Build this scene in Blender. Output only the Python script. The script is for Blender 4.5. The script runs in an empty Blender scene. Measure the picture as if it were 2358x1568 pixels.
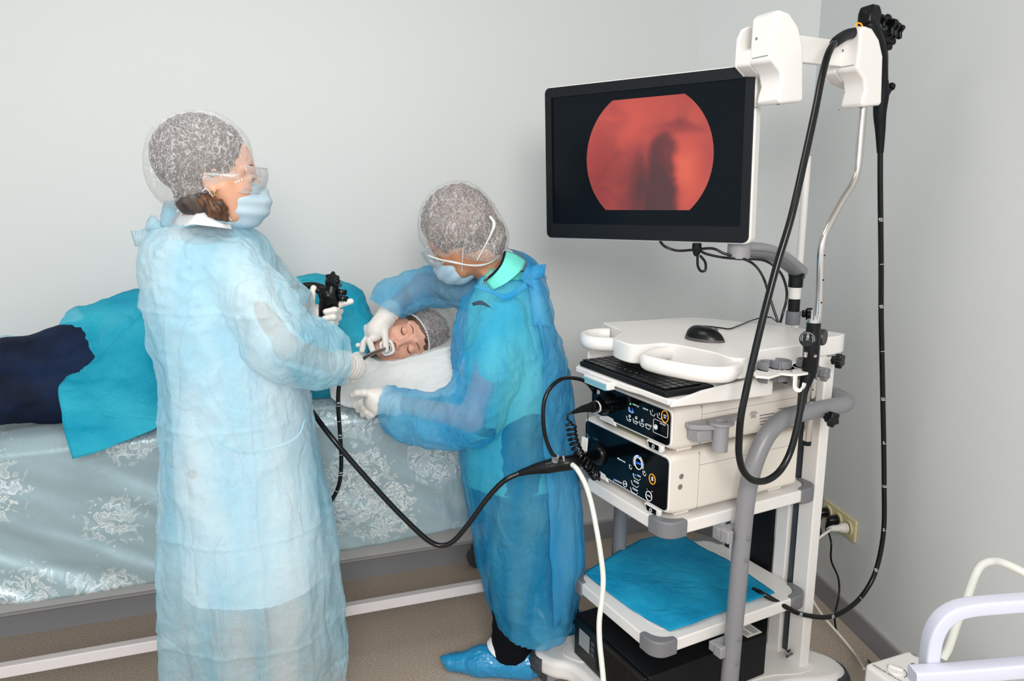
import bpy, math, random
import numpy as np
from mathutils import Vector, Matrix
sc = bpy.context.scene
R = math.radians
# ------------------------------------------------------------------ camera, world, lights, exposure
W_, H_, FPX, PITCH, HC = 2358, 1568, 1715.0, R(11.42), 1.55
cam = bpy.data.objects.new('camera', bpy.data.cameras.new('camera'))
sc.collection.objects.link(cam); sc.camera = cam
cam.data.sensor_width = 36.0; cam.data.lens = 36.0 * FPX / W_
cam.data.clip_start = 0.02
cam.location = (0, 0, HC); cam.rotation_euler = (R(90) - PITCH, 0, 0)
world = bpy.data.worlds.new('world'); sc.world = world; world.use_nodes = True
world.node_tree.nodes['Background'].inputs[0].default_value = (0.92, 0.97, 1.0, 1)
world.node_tree.nodes['Background'].inputs[1].default_value = 1.09
sc.view_settings.view_transform = 'Standard'; sc.view_settings.look = 'None'
sc.view_settings.exposure = 0.0; sc.view_settings.gamma = 1.0; sc.view_settings.use_curve_mapping = False
def area(name, loc, target, size, sy, power, col):
    l = bpy.data.lights.new(name, 'AREA'); l.shape = 'RECTANGLE'; l.size = size; l.size_y = sy; l.energy = power; l.color = col
    o = bpy.data.objects.new(name, l); sc.collection.objects.link(o); o.location = loc
    o.rotation_euler = (Vector(target) - Vector(loc)).to_track_quat('-Z', 'Y').to_euler(); return o
area('window_daylight', (-2.3, -1.7, 1.9), (-0.2, 2.4, 0.9), 1.6, 1.5, 9, (0.93, 0.97, 1.0))
area('ceiling_lamp_light', (-0.5, 1.2, 2.66), (-0.5, 1.2, 0), 1.2, 0.6, 14, (1.0, 0.97, 0.93))
area('fill_light', (0.3, -1.3, 2.3), (0.95, 2.3, 0.9), 1.0, 0.8, 64, (1.0, 0.96, 0.91))  # added fill from behind the camera, brightens the gowns and right wall
# ------------------------------------------------------------------ true-distance points from image rays
CAM = np.array([0, 0, HC]); FW = np.array([0, math.cos(PITCH), -math.sin(PITCH)]); UP = np.array([0, math.sin(PITCH), math.cos(PITCH)]); XR = np.array([1., 0, 0])
def ray(x, y): return (x - W_ / 2) / FPX * XR - (y - H_ / 2) / FPX * UP + FW
def Y(x, y, d): r = ray(x, y); return CAM + r * d / r[1]                 # world point at depth d into the room
def ZP(x, y, z): r = ray(x, y); return CAM + r * (z - HC) / r[2]         # world point at height z
def onp(x, y, P, n): r = ray(x, y); return CAM + r * ((P - CAM) @ n) / (r @ n)
YC = R(27.84); C0 = np.array([0.3972, 1.7436, 0])                        # the cart's corner and heading
CD = np.array([math.cos(YC), math.sin(YC), 0]); CF = np.array([-math.sin(YC), math.cos(YC), 0])
def loc(P): q = P - C0; return np.array([q @ CD, q @ CF, q[2]])
def CX(x, y, v): return loc(onp(x, y, C0 + CD * v, CD))
def CY(x, y, v): return loc(onp(x, y, C0 + CF * v, CF))
def CZ(x, y, v): return loc(ZP(x, y, v))
# ------------------------------------------------------------------ materials
def lin(c):
    if isinstance(c, str): c = tuple(int(c[i:i + 2], 16) / 255 for i in (0, 2, 4))
    return tuple(((v + .055) / 1.055) ** 2.4 if v > .04045 else v / 12.92 for v in c) + (1,)
def mat(name, col, rough=0.5, metal=0.0, bump=0, bscale=200, spec=0.5, emit=None, estr=0, coat=0, sss=0):
    m = bpy.data.materials.new(name); m.use_nodes = True; nt = m.node_tree; b = nt.nodes['Principled BSDF']
    b.inputs['Base Color'].default_value = lin(col); b.inputs['Roughness'].default_value = rough
    b.inputs['Metallic'].default_value = metal; b.inputs['Specular IOR Level'].default_value = spec; b.inputs['Coat Weight'].default_value = coat
    if emit: b.inputs['Emission Color'].default_value = lin(emit); b.inputs['Emission Strength'].default_value = estr
    if sss: b.inputs['Subsurface Weight'].default_value = sss; b.inputs['Subsurface Radius'].default_value = (.012, .005, .003); b.inputs['Subsurface Scale'].default_value = 1
    n = nt.nodes.new('ShaderNodeTexNoise'); n.inputs['Scale'].default_value = bscale
    tc = nt.nodes.new('ShaderNodeTexCoord'); nt.links.new(tc.outputs['Object'], n.inputs['Vector'])
    if bump:
        bp = nt.nodes.new('ShaderNodeBump'); bp.inputs['Strength'].default_value = bump; bp.inputs['Distance'].default_value = .002
        nt.links.new(n.outputs['Fac'], bp.inputs['Height']); nt.links.new(bp.outputs[0], b.inputs['Normal'])
    else:
        mr = nt.nodes.new('ShaderNodeMapRange'); mr.inputs['To Min'].default_value = max(0, rough - .04); mr.inputs['To Max'].default_value = min(1, rough + .04)
        nt.links.new(n.outputs['Fac'], mr.inputs[0]); nt.links.new(mr.outputs[0], b.inputs['Roughness'])
    return m
def colour_mix(m, c1, c2, scale=5, detail=4, lo=.35, hi=.65, stretch=(1, 1, 1), target='Base Color', rough=.5):
    nt = m.node_tree; b = nt.nodes['Principled BSDF']
    tc = nt.nodes.new('ShaderNodeTexCoord'); mp = nt.nodes.new('ShaderNodeMapping'); mp.inputs['Scale'].default_value = stretch
    n = nt.nodes.new('ShaderNodeTexNoise'); n.inputs['Scale'].default_value = scale; n.inputs['Detail'].default_value = detail; n.inputs['Roughness'].default_value = rough
    cr = nt.nodes.new('ShaderNodeValToRGB'); cr.color_ramp.elements[0].position = lo; cr.color_ramp.elements[1].position = hi
    cr.color_ramp.elements[0].color = lin(c1); cr.color_ramp.elements[1].color = lin(c2)
    nt.links.new(tc.outputs['Object'], mp.inputs[0]); nt.links.new(mp.outputs[0], n.inputs['Vector']); nt.links.new(n.outputs['Fac'], cr.inputs[0]); nt.links.new(cr.outputs[0], b.inputs[target])
    return m
M = dict(
    wall=mat('wall_paint', 'd8dbdb', .75, bump=.03, bscale=60), floor=mat('vinyl_floor', '8a7f74', .45), base=mat('skirting', '8f8f93', .5), capstrip=mat('skirting_edge', 'b9b6b6', .45),
    white=mat('white_plastic', 'ece9e6', .32), cream=mat('cream_casing', 'e3dcd3', .38), shelf=mat('white_powder_coat', 'e9e6e3', .42, bump=.02, bscale=900),
    grey=mat('grey_plastic', '76777c', .45), greyl=mat('light_grey_plastic', '96959a', .42), bar=mat('grey_tube_paint', '85858a', .36), dgrey=mat('dark_grey', '3e444a', .5),
    black=mat('black_plastic', '07090b', .3, spec=.3), blackm=mat('matt_black', '0b0e12', .6, spec=.25), rubber=mat('black_cable_rubber', '060709', .2, spec=.4), panel=mat('glossy_black_panel', '04070c', .12, spec=.25),
    chrome=mat('chrome', 'd6d0cc', .14, metal=1), steel=mat('steel', 'a9a6a2', .3, metal=1), yellow=mat('yellow_mark', 'e3a11e', .5), sock=mat('ivory_socket_plastic', 'd9d0a4', .4),
    ink=mat('white_print', 'e8ecef', .5, emit='e8ecef', estr=.25), inkp=mat('plain_white_print', 'dfe3e6', .5), inkg=mat('grey_print', '6d7176', .6), blue=mat('blue_light', '2f74e0', .5, emit='2f7cff', estr=.9), green=mat('green_light', '35e27a', .5, emit='35e27a', estr=1.5), orange=mat('orange_ring', 'e79a20', .5, emit='f0a020', estr=.5), teal=mat('teal_print', '2c6f7d', .5),
    latex=mat('white_latex', 'e6e1dc', .5, sss=.05), hose=mat('milky_silicone', 'd4d6d0', .35, sss=.1), paper=mat('paper', 'e8e6e2', .7), tealp=mat('teal_plastic', '7fb3c4', .4),
    lilac=mat('white_lacquered_tube', 'bfc1d0', .3), alu=mat('painted_rail', 'ddd7d8', .4), clear=None)
colour_mix(M['floor'], 'a39486', 'dccbb9', 190, 3, .38, .66, rough=.7)
# ------------------------------------------------------------------ mesh helpers
def nrm(v): v = np.array(v, float); return v / (np.linalg.norm(v) + 1e-12)
def cr_path(pts, n=8, closed=False):
    p = [np.array(q, float) for q in pts]
    if len(p) < 3: return p
    o = []; L = len(p); rng = range(L) if closed else range(L - 1)
    for i in rng:
        a = p[(i - 1) % L] if (closed or i > 0) else 2 * p[0] - p[1]
        b = p[i]; c = p[(i + 1) % L]; d = p[(i + 2) % L] if (closed or i + 2 < L) else 2 * p[-1] - p[-2]
        for k in range(n):
            t = k / n; o.append(.5 * ((2 * b) + (c - a) * t + (2 * a - 5 * b + 4 * c - d) * t * t + (3 * b - a - 3 * c + d) * t ** 3))
    if not closed: o.append(p[-1])
    return o
class MB:
    def __init__(s): s.v = []; s.f = []; s.st = []
    def add(s, v, f):
        s.st.append((len(s.v), len(s.f)))
        b = len(s.v); s.v += [tuple(map(float, q)) for q in v]; s.f += [tuple(i + b for i in g) for g in f]; return s
    def box(s, x0, x1, y0, y1, z0, z1, T=None):
        v = [(x, y, z) for z in (z0, z1) for y in (y0, y1) for x in (x0, x1)]
        if T is not None: v = [T(np.array(q)) for q in v]
        return s.add(v, [(0, 2, 3, 1), (4, 5, 7, 6), (0, 1, 5, 4), (2, 6, 7, 3), (0, 4, 6, 2), (1, 3, 7, 5)])
    def prism(s, poly, z0, z1, T=None):
        n = len(poly); a = sum(poly[i][0] * poly[(i + 1) % n][1] - poly[(i + 1) % n][0] * poly[i][1] for i in range(n))
        if a < 0: poly = poly[::-1]
        v = [(p[0], p[1], z0) for p in poly] + [(p[0], p[1], z1) for p in poly]
        if T is not None: v = [T(np.array(q)) for q in v]
        return s.add(v, [tuple(range(n))[::-1], tuple(range(n, 2 * n))] + [(i, (i + 1) % n, (i + 1) % n + n, i + n) for i in range(n)])
    def tube(s, pts, r, n=12, closed=False, flat=None, smooth=0):
        if smooth: 
            if not np.isscalar(r):
                tw = not np.isscalar(r[0]); rr = cr_path([np.array([q[0], q[1], 0]) if tw else np.array([q, 0, 0]) for q in r], smooth, closed); r = [(q[0], q[1]) if tw else q[0] for q in rr]
            pts = cr_path(pts, smooth, closed)
        p = [np.array(q, float) for q in pts]; L = len(p)
        if np.isscalar(r): r = [r] * L
        t = [nrm((p[(i + 1) % L] if (closed or i < L - 1) else p[i]) - (p[i - 1] if (closed or i > 0) else p[i])) for i in range(L)]
        up = np.array([0, 0, 1.]) if abs(t[0][2]) < .9 else np.array([0, 1., 0]); u = nrm(np.cross(up, t[0])); v = []; 
        for i in range(L):
            if flat is not None: u = nrm(np.cross(flat, t[i]))
            else: u = nrm(u - t[i] * (u @ t[i]))
            w = np.cross(t[i], u); ra, rb = (r[i], r[i]) if np.isscalar(r[i]) else r[i]
            v += [p[i] + u * ra * math.cos(2 * math.pi * k / n) + w * rb * math.sin(2 * math.pi * k / n) for k in range(n)]
        f = []
        for i in range(L if closed else L - 1):
            j = (i + 1) % L
            f += [(i * n + k, i * n + (k + 1) % n, j * n + (k + 1) % n, j * n + k) for k in range(n)]
        if not closed: f += [tuple(range(n))[::-1], tuple((L - 1) * n + k for k in range(n))]
        return s.add(v, f)
    def lathe(s, prof, o, ax, n=24):
        o = np.array(o, float); ax = nrm(ax); u = nrm(np.cross(ax, (0, 0, 1) if abs(ax[2]) < .9 else (1, 0, 0))); w = np.cross(ax, u); v = []
        for r, h in prof: v += [o + ax * h + (u * math.cos(2 * math.pi * k / n) + w * math.sin(2 * math.pi * k / n)) * max(r, 1e-5) for k in range(n)]
        L = len(prof); f = [(i * n + k, i * n + (k + 1) % n, (i + 1) * n + (k + 1) % n, (i + 1) * n + k) for i in range(L - 1) for k in range(n)]
        return s.add(v, f + [tuple(range(n))[::-1], tuple((L - 1) * n + k for k in range(n))])
    def ball(s, c, r, n=12):
        c = np.array(c, float); r = np.array([r] * 3 if np.isscalar(r) else r)
        v = [c + r * np.array([math.sin(math.pi * i / n) * math.cos(2 * math.pi * k / (2 * n)), math.sin(math.pi * i / n) * math.sin(2 * math.pi * k / (2 * n)), -math.cos(math.pi * i / n)]) for i in range(n + 1) for k in range(2 * n)]
        return s.add(v, [(i * 2 * n + k, i * 2 * n + (k + 1) % (2 * n), (i + 1) * 2 * n + (k + 1) % (2 * n), (i + 1) * 2 * n + k) for i in range(n) for k in range(2 * n)])
    def grid(s, rows, closed=False):
        n = len(rows[0]); v = [q for r in rows for q in r]
        return s.add(v, [(i * n + k, i * n + (k + 1) % n, (i + 1) * n + (k + 1) % n, (i + 1) * n + k) for i in range(len(rows) - 1) for k in range(n if closed else n - 1)])
def rrect(x0, x1, y0, y1, r, n=5):
    o = []
    for cx_, cy_, a0 in ((x1 - r, y1 - r, 0), (x0 + r, y1 - r, 90), (x0 + r, y0 + r, 180), (x1 - r, y0 + r, 270)):
        o += [(cx_ + r * math.cos(R(a0 + 90 * k / n)), cy_ + r * math.sin(R(a0 + 90 * k / n))) for k in range(n + 1)]
    return o
def frame(o, ex, ey, ez=None):
    o = np.array(o, float); ex = nrm(ex); ey = np.array(ey, float); ey = nrm(ey - ex * (ex @ ey)); ez = np.cross(ex, ey)
    return lambda q: o + ex * q[0] + ey * q[1] + ez * q[2]
def tag(o, label=None, cat=None, group=None, kind=None):
    if label: o['label'] = label
    if cat: o['category'] = cat
    if group: o['group'] = group
    if kind: o['kind'] = kind
    return o
def wm(o):
    L = Matrix.Translation(o.location) @ o.rotation_euler.to_matrix().to_4x4()
    return wm(o.parent) @ o.matrix_parent_inverse @ L if o.parent else L
def empty(name, loc_=(0, 0, 0), rz=0):
    o = bpy.data.objects.new(name, None); sc.collection.objects.link(o); o.location = loc_; o.rotation_euler = (0, 0, rz); o.empty_display_size = .05
    return o
def ob(name, mb, m, parent=None, bevel=0, smooth=40, world=False, seg=2, solid=0, sub=0, label=None):
    me = bpy.data.meshes.new(name); me.from_pydata(mb.v, [], mb.f); me.update()
    if smooth:
        me.polygons.foreach_set('use_smooth', [True] * len(me.polygons)); me.set_sharp_from_angle(angle=R(smooth))
    if m: me.materials.append(m)
    o = bpy.data.objects.new(name, me); sc.collection.objects.link(o)
    if parent:
        o.parent = parent
        if world: o.matrix_parent_inverse = wm(parent).inverted()      # mesh given in world coordinates
    if solid: d = o.modifiers.new('thickness', 'SOLIDIFY'); d.thickness = solid; d.offset = 0
    if bevel: b = o.modifiers.new('bevel', 'BEVEL'); b.width = bevel; b.segments = seg; b.limit_method = 'ANGLE'; b.angle_limit = R(50)
    if sub: b = o.modifiers.new('subdivision', 'SUBSURF'); b.levels = sub; b.render_levels = sub
    if label: o['label'] = label
    return o
def obs(name, mb, m, parent=None, **kw):                 # one object for each separate piece
    for i, (v0, f0) in enumerate(mb.st):
        v1, f1 = mb.st[i + 1] if i + 1 < len(mb.st) else (len(mb.v), len(mb.f))
        b = MB(); b.v = mb.v[v0:v1]; b.f = [tuple(k - v0 for k in g) for g in mb.f[f0:f1]]; ob(name, b, m, parent, **kw)
def text(name, s, size, T, m, parent, world=False, ext=.0003, align='CENTER'):
    cu = bpy.data.curves.new(name, 'FONT'); cu.body = s; cu.size = size; cu.align_x = align; cu.align_y = 'CENTER'; cu.extrude = ext
    t = bpy.data.objects.new(name, cu); sc.collection.objects.link(t); dg = bpy.context.evaluated_depsgraph_get()
    me = t.evaluated_get(dg).to_mesh(); b = MB(); b.add([T(np.array(v.co)) for v in me.vertices], [tuple(p.vertices) for p in me.polygons])
    t.evaluated_get(dg).to_mesh_clear(); bpy.data.objects.remove(t); bpy.data.curves.remove(cu)
    return ob(name, b, m, parent, smooth=0, world=world)
def merge_text(b, s, size, T, align='CENTER'):
    cu = bpy.data.curves.new('t', 'FONT'); cu.body = s; cu.size = size; cu.align_x = align; cu.align_y = 'CENTER'; cu.extrude = .0002
    t = bpy.data.objects.new('t', cu); sc.collection.objects.link(t); dg = bpy.context.evaluated_depsgraph_get()
    me = t.evaluated_get(dg).to_mesh(); b.add([T(np.array(v.co)) for v in me.vertices], [tuple(p.vertices) for p in me.polygons])
    t.evaluated_get(dg).to_mesh_clear(); bpy.data.objects.remove(t); bpy.data.curves.remove(cu); return b
# ------------------------------------------------------------------ the room
WA = np.array([-1.8128, 2.3771, 0]); WU = nrm([.9455, .3255, 0]); WN = np.array([WU[1], -WU[0], 0])      # back wall: point, direction, normal into the room
K1 = WA + WU * 2.735; K2 = np.array([1.155, 2.975, 0]); RD = nrm([1.23024 - 1.16693, 2.29596 - 2.76641, 0])
def wall(name, a, b, z0=0, z1=2.7, t=.1, m=None, off=0):
    a = np.array(a); b = np.array(b); u = nrm(b - a); n = np.array([u[1], -u[0], 0])
    T = lambda q: a + u * q[0] + n * (off - q[1]) + np.array([0, 0, q[2]])
    return tag(ob(name, MB().box(0, np.linalg.norm(b - a), 0, t, z0, z1, T), m or M['wall'], smooth=0), kind='structure')
fl = MB().box(-5, 4, -3.2, 4.2, -.1, 0); tag(ob('floor', fl, M['floor'], smooth=0), kind='structure')
tag(ob('ceiling', MB().box(-5, 4, -3.2, 4.2, 2.7, 2.8), M['wall'], smooth=0), kind='structure')
WL = WA - WU * 2.6; RE = K2 + RD * 3.2
wall('wall_back', WL, K1); wall('wall_corner', K1, K2); wall('wall_right', K2, RE)
for nm, a, b in (('back', WL, K1), ('corner', K1, K2), ('right', K2, RE)):
    a = np.array(a); b = np.array(b)
    wall('baseboard_' + nm, a, b, 0, .078, .012, M['base'], .012); wall('trim_1' if nm == 'back' else 'trim_2' if nm == 'corner' else 'trim_3', a, b, .0785, .088, .009, M['capstrip'], .009)
for i, (x, y) in enumerate(((-.5, 1.2), (-.5, -1.0))):
    e = empty('ceiling_light', (x, y, 2.7)); tag(e, 'square white ceiling light panel ' + ('over the bed' if i == 0 else 'behind the photographer'), 'ceiling light')
    ob('frame', MB().box(-.62, .62, -.32, .32, -.02, -.001), M['white'], e); ob('diffuser', MB().box(-.59, .59, -.29, .29, -.024, -.0205), M['ink'], e)
# ------------------------------------------------------------------ the endoscopy cart
cart = empty('equipment_cart', tuple(C0), YC); tag(cart, 'white wheeled endoscopy equipment cart with grey tube handles and three shelves', 'cart')
def shelf(name, x0, x1, y0, y1, z1, th=.036):
    s = ob(name, MB().prism(rrect(x0, x1, y0, y1, .035), z1 - th, z1), M['shelf'], cart, bevel=.004)
    ob('rim', MB().prism(rrect(x0 + .05, x1 - .05, y0 + .05, y1 - .05, .03), z1 + .0002, z1 + .002), M['shelf'], s, bevel=.001)
    for cx_, cy_, a in ((x0, y0, 0), (x1, y0, 90), (x1, y1, 180), (x0, y1, 270)):
        pr = [(.068, -.005)] + [(.036 - .041 * math.sin(R(t)), .036 - .041 * math.cos(R(t))) for t in range(0, 91, 15)] + [(-.005, .068), (.014, .068)]
        pr += [(.066 - .05 * math.cos(R(t)), .066 - .05 * math.sin(R(t))) for t in range(8, 83, 12)] + [(.068, .014)]
        ca, sa = math.cos(R(a)), math.sin(R(a))
        ob('corner_cap', MB().prism([(cx_ + p * ca - q * sa, cy_ + p * sa + q * ca) for p, q in pr], z1 - th - .006, z1 + .004), M['grey'], s, bevel=.004)
    sc_ = MB()
    for q in ((x1 - .08, y0 + .12), (x1 - .08, y1 - .12), (x1 - .12, y0 + .2)): sc_.lathe([(.005, 0), (.004, .002)], (q[0], q[1], z1), (0, 0, 1), 10)
    obs('screw', sc_, M['dgrey'], s); return s
shelf('upper_shelf', .005, .56, .02, .445, .712)
shelf('middle_shelf', -.005, .56, .025, .45, .372)
# base with four legs
bz = .118
bp = [(-.10, .05), (-.08, .0), (-.0, -.03), (.12, -.02), (.2, .0), (.46, .0), (.6, -.05), (.68, -.04), (.7, .03), (.66, .12), (.64, .24), (.66, .36), (.7, .45), (.68, .51), (.6, .52), (.46, .47), (.2, .47), (.1, .5), (-.02, .525), (-.09, .51), (-.115, .47), (-.09, .41), (-.05, .36), (-.045, .24), (-.06, .12)]
bp = [(q[0], q[1]) for q in cr_path([(a, b, 0) for a, b in bp], 4, True)]
base = ob('base', MB().prism(bp, .055, bz), M['shelf'], cart, bevel=.018, seg=4)
ob('base_recess', MB().prism([(q[0] * .82 + .05, q[1] * .8 + .047) for q in bp], bz + .0005, bz + .004), M['shelf'], base, bevel=.002)
for x, y, a in ((-.065, .475, 135), (-.04, .03, 225), (.65, .0, 315), (.65, .47, 45)):
    bm_ = MB(); bm_.tube([(x + .05 * math.cos(R(t)), y + .05 * math.sin(R(t)), .08) for t in range(a - 80, a + 81, 16)], [(.014, .03)] * 11, 10, flat=(0, 0, 1)); 
    for dz in (-.012, .008): bm_.tube([(x + .063 * math.cos(R(t)), y + .063 * math.sin(R(t)), .08 + dz) for t in range(a - 70, a + 71, 14)], .003, 8)
    ob('bumper', bm_, M['dgrey'], base)
    cs = ob('caster', MB().lathe([(.012, 0), (.02, .01), (.025, .03), (.02, .035)], (x, y, .035), (0, 0, 1)).box(x - .02, x + .02, y - .03, y - .022, .02, .05).box(x - .02, x + .02, y + .022, y + .03, .02, .05), M['greyl'], cart)
    ob('wheel', MB().lathe([(.02, -.018), (.032, -.016), (.032, .016), (.02, .018)], (x, y, .032), (0, 1, 0)), M['dgrey'], cs)
# rear columns
for y in (.105, .375):
    c = ob('column', MB().box(.562, .60, y - .075, y - .02, bz, 1.09).box(.562, .60, y + .012, y + .06, bz, 1.09).box(.578, .60, y - .02, y + .012, bz, 1.09), M['shelf'], cart, bevel=.004)
    ob('slot', MB().box(.570, .5775, y - .012, y + .004, bz + .02, 1.08), M['dgrey'], c)
ob('back_panel', MB().box(.575, .59, .19, .28, bz, 1.05), M['blackm'], cart, bevel=.002)
# grey tube handle, one loop round the back and down both sides
for s_, y in ((0, -.03), (1, .495)):
    pass
z_ = .968
side = lambda y: [(.205, y, .12), (.213, y, .40), (.222, y, .70), (.232, y, .80), (.252, y, .87), (.29, y, .93), (.345, y, .962), (.42, y, z_), (.50, y, z_)]
L_ = side(-.03); R_ = side(.495)[::-1]
loop = L_ + [(.59, -.022, z_), (.625, .03, z_), (.63, .12, z_)] + [(.63, .34, z_), (.625, .435, z_), (.59, .487, z_)] + R_
hb = ob('tube_handle', MB().tube(loop, .0235, 16, smooth=6), M['bar'], cart)
for y in (-.03, .495):
    for z in (.3, .37, .6, .66):
        k = (z - .12) / .7 * .02
        ob('hole_plug', MB().lathe([(.0075, -.002), (.0075, .0015), (.006, .0025)], (.205 + k, y - .0232 if y < 0 else y + .0232, z), (0, -1 if y < 0 else 1, 0), 14), M['grey'], hb)
def star_knob(o, ax, parent, m=None, r=.019, nm='knob'):
    o = np.array(o, float); ax = nrm(ax); u = nrm(np.cross(ax, (0, 0, 1))) if abs(ax[2]) < .9 else np.array([1., 0, 0]); w = np.cross(ax, u)
    po = [(r * (1 + .16 * math.cos(5 * R(t))) * math.cos(R(t)), r * (1 + .16 * math.cos(5 * R(t))) * math.sin(R(t))) for t in range(0, 360, 8)]
    T = lambda q: o + u * q[0] + w * q[1] + ax * q[2]
    b = MB().prism([(p[0] * .6, p[1] * .6) for p in po], 0, .012, T).prism(po, .012, .03, T)
    return ob(nm, b, m or M['black'], parent, bevel=.0035)
star_knob((.475, -.053, .953), (0, -1, 0), hb)
for z in (.66, .325): ob('clamp', MB().box(.17, .235, -.008, .018, z - .012, z + .014).box(.17, .19, -.03, .0, z - .016, z + .018), M['greyl'], cart, bevel=.003)
# top tray
tz = 1.15
tp = [(.43, .465), (.27, .49), (.155, .512), (.135, .50), (.115, .40), (.10, .366), (.06, .33), (.024, .296), (.012, .25), (.014, .205), (.035, .186), (.07, .18), (.098, .178), (.116, .148), (.128, .10), (.139, .03), (.134, -.03), (.138, -.052), (.16, -.06), (.188, -.046), (.215, -.025), (.24, -.012), (.30, -.008), (.394, -.012), (.45, .0), (.51, .022), (.575, .024), (.63, .034), (.64, .07), (.56, .25), (.48, .42)]
tp = [(q[0], q[1]) for q in cr_path([(a, b, 0) for a, b in tp], 4, True)]
tray = ob('top_tray', MB().prism(tp, tz - .052, tz), M['white'], cart, bevel=.007, seg=4)
hl = [(.115, .165), (.06, .155), (.012, .135), (-.012, .105), (-.012, .06), (.0, .01), (.022, -.045), (.05, -.08), (.09, -.085), (.145, -.052)]
ob('handle', MB().tube([(a, b, tz - .025) for a, b in hl], [(.0135, .02)] * len(hl), 14, flat=(0, 0, 1), smooth=5), M['white'], tray)
hr = [(.115, .445), (.08, .46), (.035, .45), (.01, .42), (-.0, .385), (.01, .35), (.045, .315)]
ob('handle', MB().tube([(a, b, tz - .025) for a, b in hr], [(.0135, .02)] * len(hr), 14, flat=(0, 0, 1), smooth=5), M['white'], tray)
# keyboard tray below it
kz = 1.058
kp = [(-.04, .385), (.02, .43), (.26, .43), (.30, .40), (.30, .03), (.27, .0), (-.005, -.022), (-.03, -.01), (-.03, .1), (-.038, .14), (-.04, .30)]
kt = ob('keyboard_shelf', MB().prism(kp, kz - .016, kz), M['shelf'], cart, bevel=.003)
ob('side_lip', MB().prism([(-.035, kz - .016), (.30, kz - .03), (.30, kz + .03), (.06, kz + .014), (-.01, kz + .001), (-.03, kz - .004)], .016, .026, lambda q: np.array([q[0], -q[2], q[1]])), M['shelf'], kt, bevel=.004); ob('side_lip', MB().box(.03, .28, .428, .436, kz - .018, kz + .03), M['shelf'], kt, bevel=.004)
ob('pull', MB().box(-.06, -.035, .2, .315, kz - .026, kz - .004), M['white'], kt, bevel=.003); ob('pull_edge', MB().box(-.064, -.0605, .205, .315, kz - .026, kz - .01), M['tealp'], kt)
# keyboard
kb = empty('keyboard', tuple(C0 + CD * .0 + np.array([0, 0, kz]) + CF * .19), YC); tag(kb, 'black computer keyboard on the slide-out tray under the white top', 'keyboard')
ob('case', MB().prism(rrect(-.03, .125, -.19, .195, .008), .0008, .014), M['blackm'], kb, bevel=.003)
kk = []
for r_ in range(5):
    for c_ in range(15):
        if r_ == 0 and 4 <= c_ <= 8: continue
        kk.append((-.008 + r_ * .0235, .183 - c_ * .0245, .0205, .0215))
kk.append((-.008, .183 - 6 * .0245, .0205, .118))
for x, y, a, b_ in kk:
    ob('key', MB().box(x - a / 2, x + a / 2, y - b_ / 2, y + b_ / 2, .0142, .0185), M['black'], kb, bevel=.0012)
lg = MB(); rnd = random.Random(3)
for x, y, a, b_ in kk[:-1]:
    if x < .03 and y > -.05: merge_text(lg, rnd.choice('QWERTYUIOPASDFGHJKLZXCVBNM'), .009, frame((x + .002, y + .004, .0187), (0, -1, 0), (1, 0, 0)))
ob('key_lettering', lg, M['inkg'], kb, smooth=0)
# mouse
ms = empty('computer_mouse', tuple(C0 + CD * .225 + CF * .155 + np.array([0, 0, tz])), YC + R(-65)); tag(ms, 'black wired computer mouse on the white cart top', 'mouse')
def shell(L, Wd, Hh, k=.0, n=14):
    rows = []
    for i in range(n + 1):
        a = math.pi / 2 * i / n; rows.append([(L * (math.cos(a) ** .75) * math.cos(t) * (1 + .0 * math.sin(t)), Wd * (math.cos(a) ** .75) * math.sin(t) * (1 - .08 * math.cos(2 * t)), Hh * math.sin(a) * (1 - .25 * math.cos(t) * math.cos(a))) for t in [2 * math.pi * j / 32 for j in range(32)]])
    return rows
ob('body', MB().grid(shell(.055, .032, .038), True), M['black'], ms); 
ob('side_panel', MB().grid([[(x * 1.01, y * 1.015, z * .62 + .001) for x, y, z in r if 1] for r in shell(.0555, .0322, .036)][:9], True), mat('mouse_side', '4b4547', .5), ms)
ob('scroll_wheel', MB().lathe([(.004, -.0035), (.006, -.002), (.006, .002), (.004, .0035)], (.03, 0, .031), (0, 1, 0)), M['dgrey'], ms)
mp_ = [(1602, 757), (1606, 752), (1625, 751), (1660, 755), (1680, 757), (1700, 750), (1730, 738), (1757, 731), (1775, 731), (1787, 739)]
cb = ob('cord', MB().tube([CZ(a, b, tz + .003) for a, b in mp_], .0021, 8, smooth=5), M['rubber'], ms)
cb.matrix_parent_inverse = (wm(ms).inverted() @ wm(cart)) #.Translation(ms.location) @ ms.rotation_euler.to_matrix().to_4x4()).inverted() @ (Matrix.Translation(cart.location) @ cart.rotation_euler.to_matrix().to_4x4()))
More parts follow.
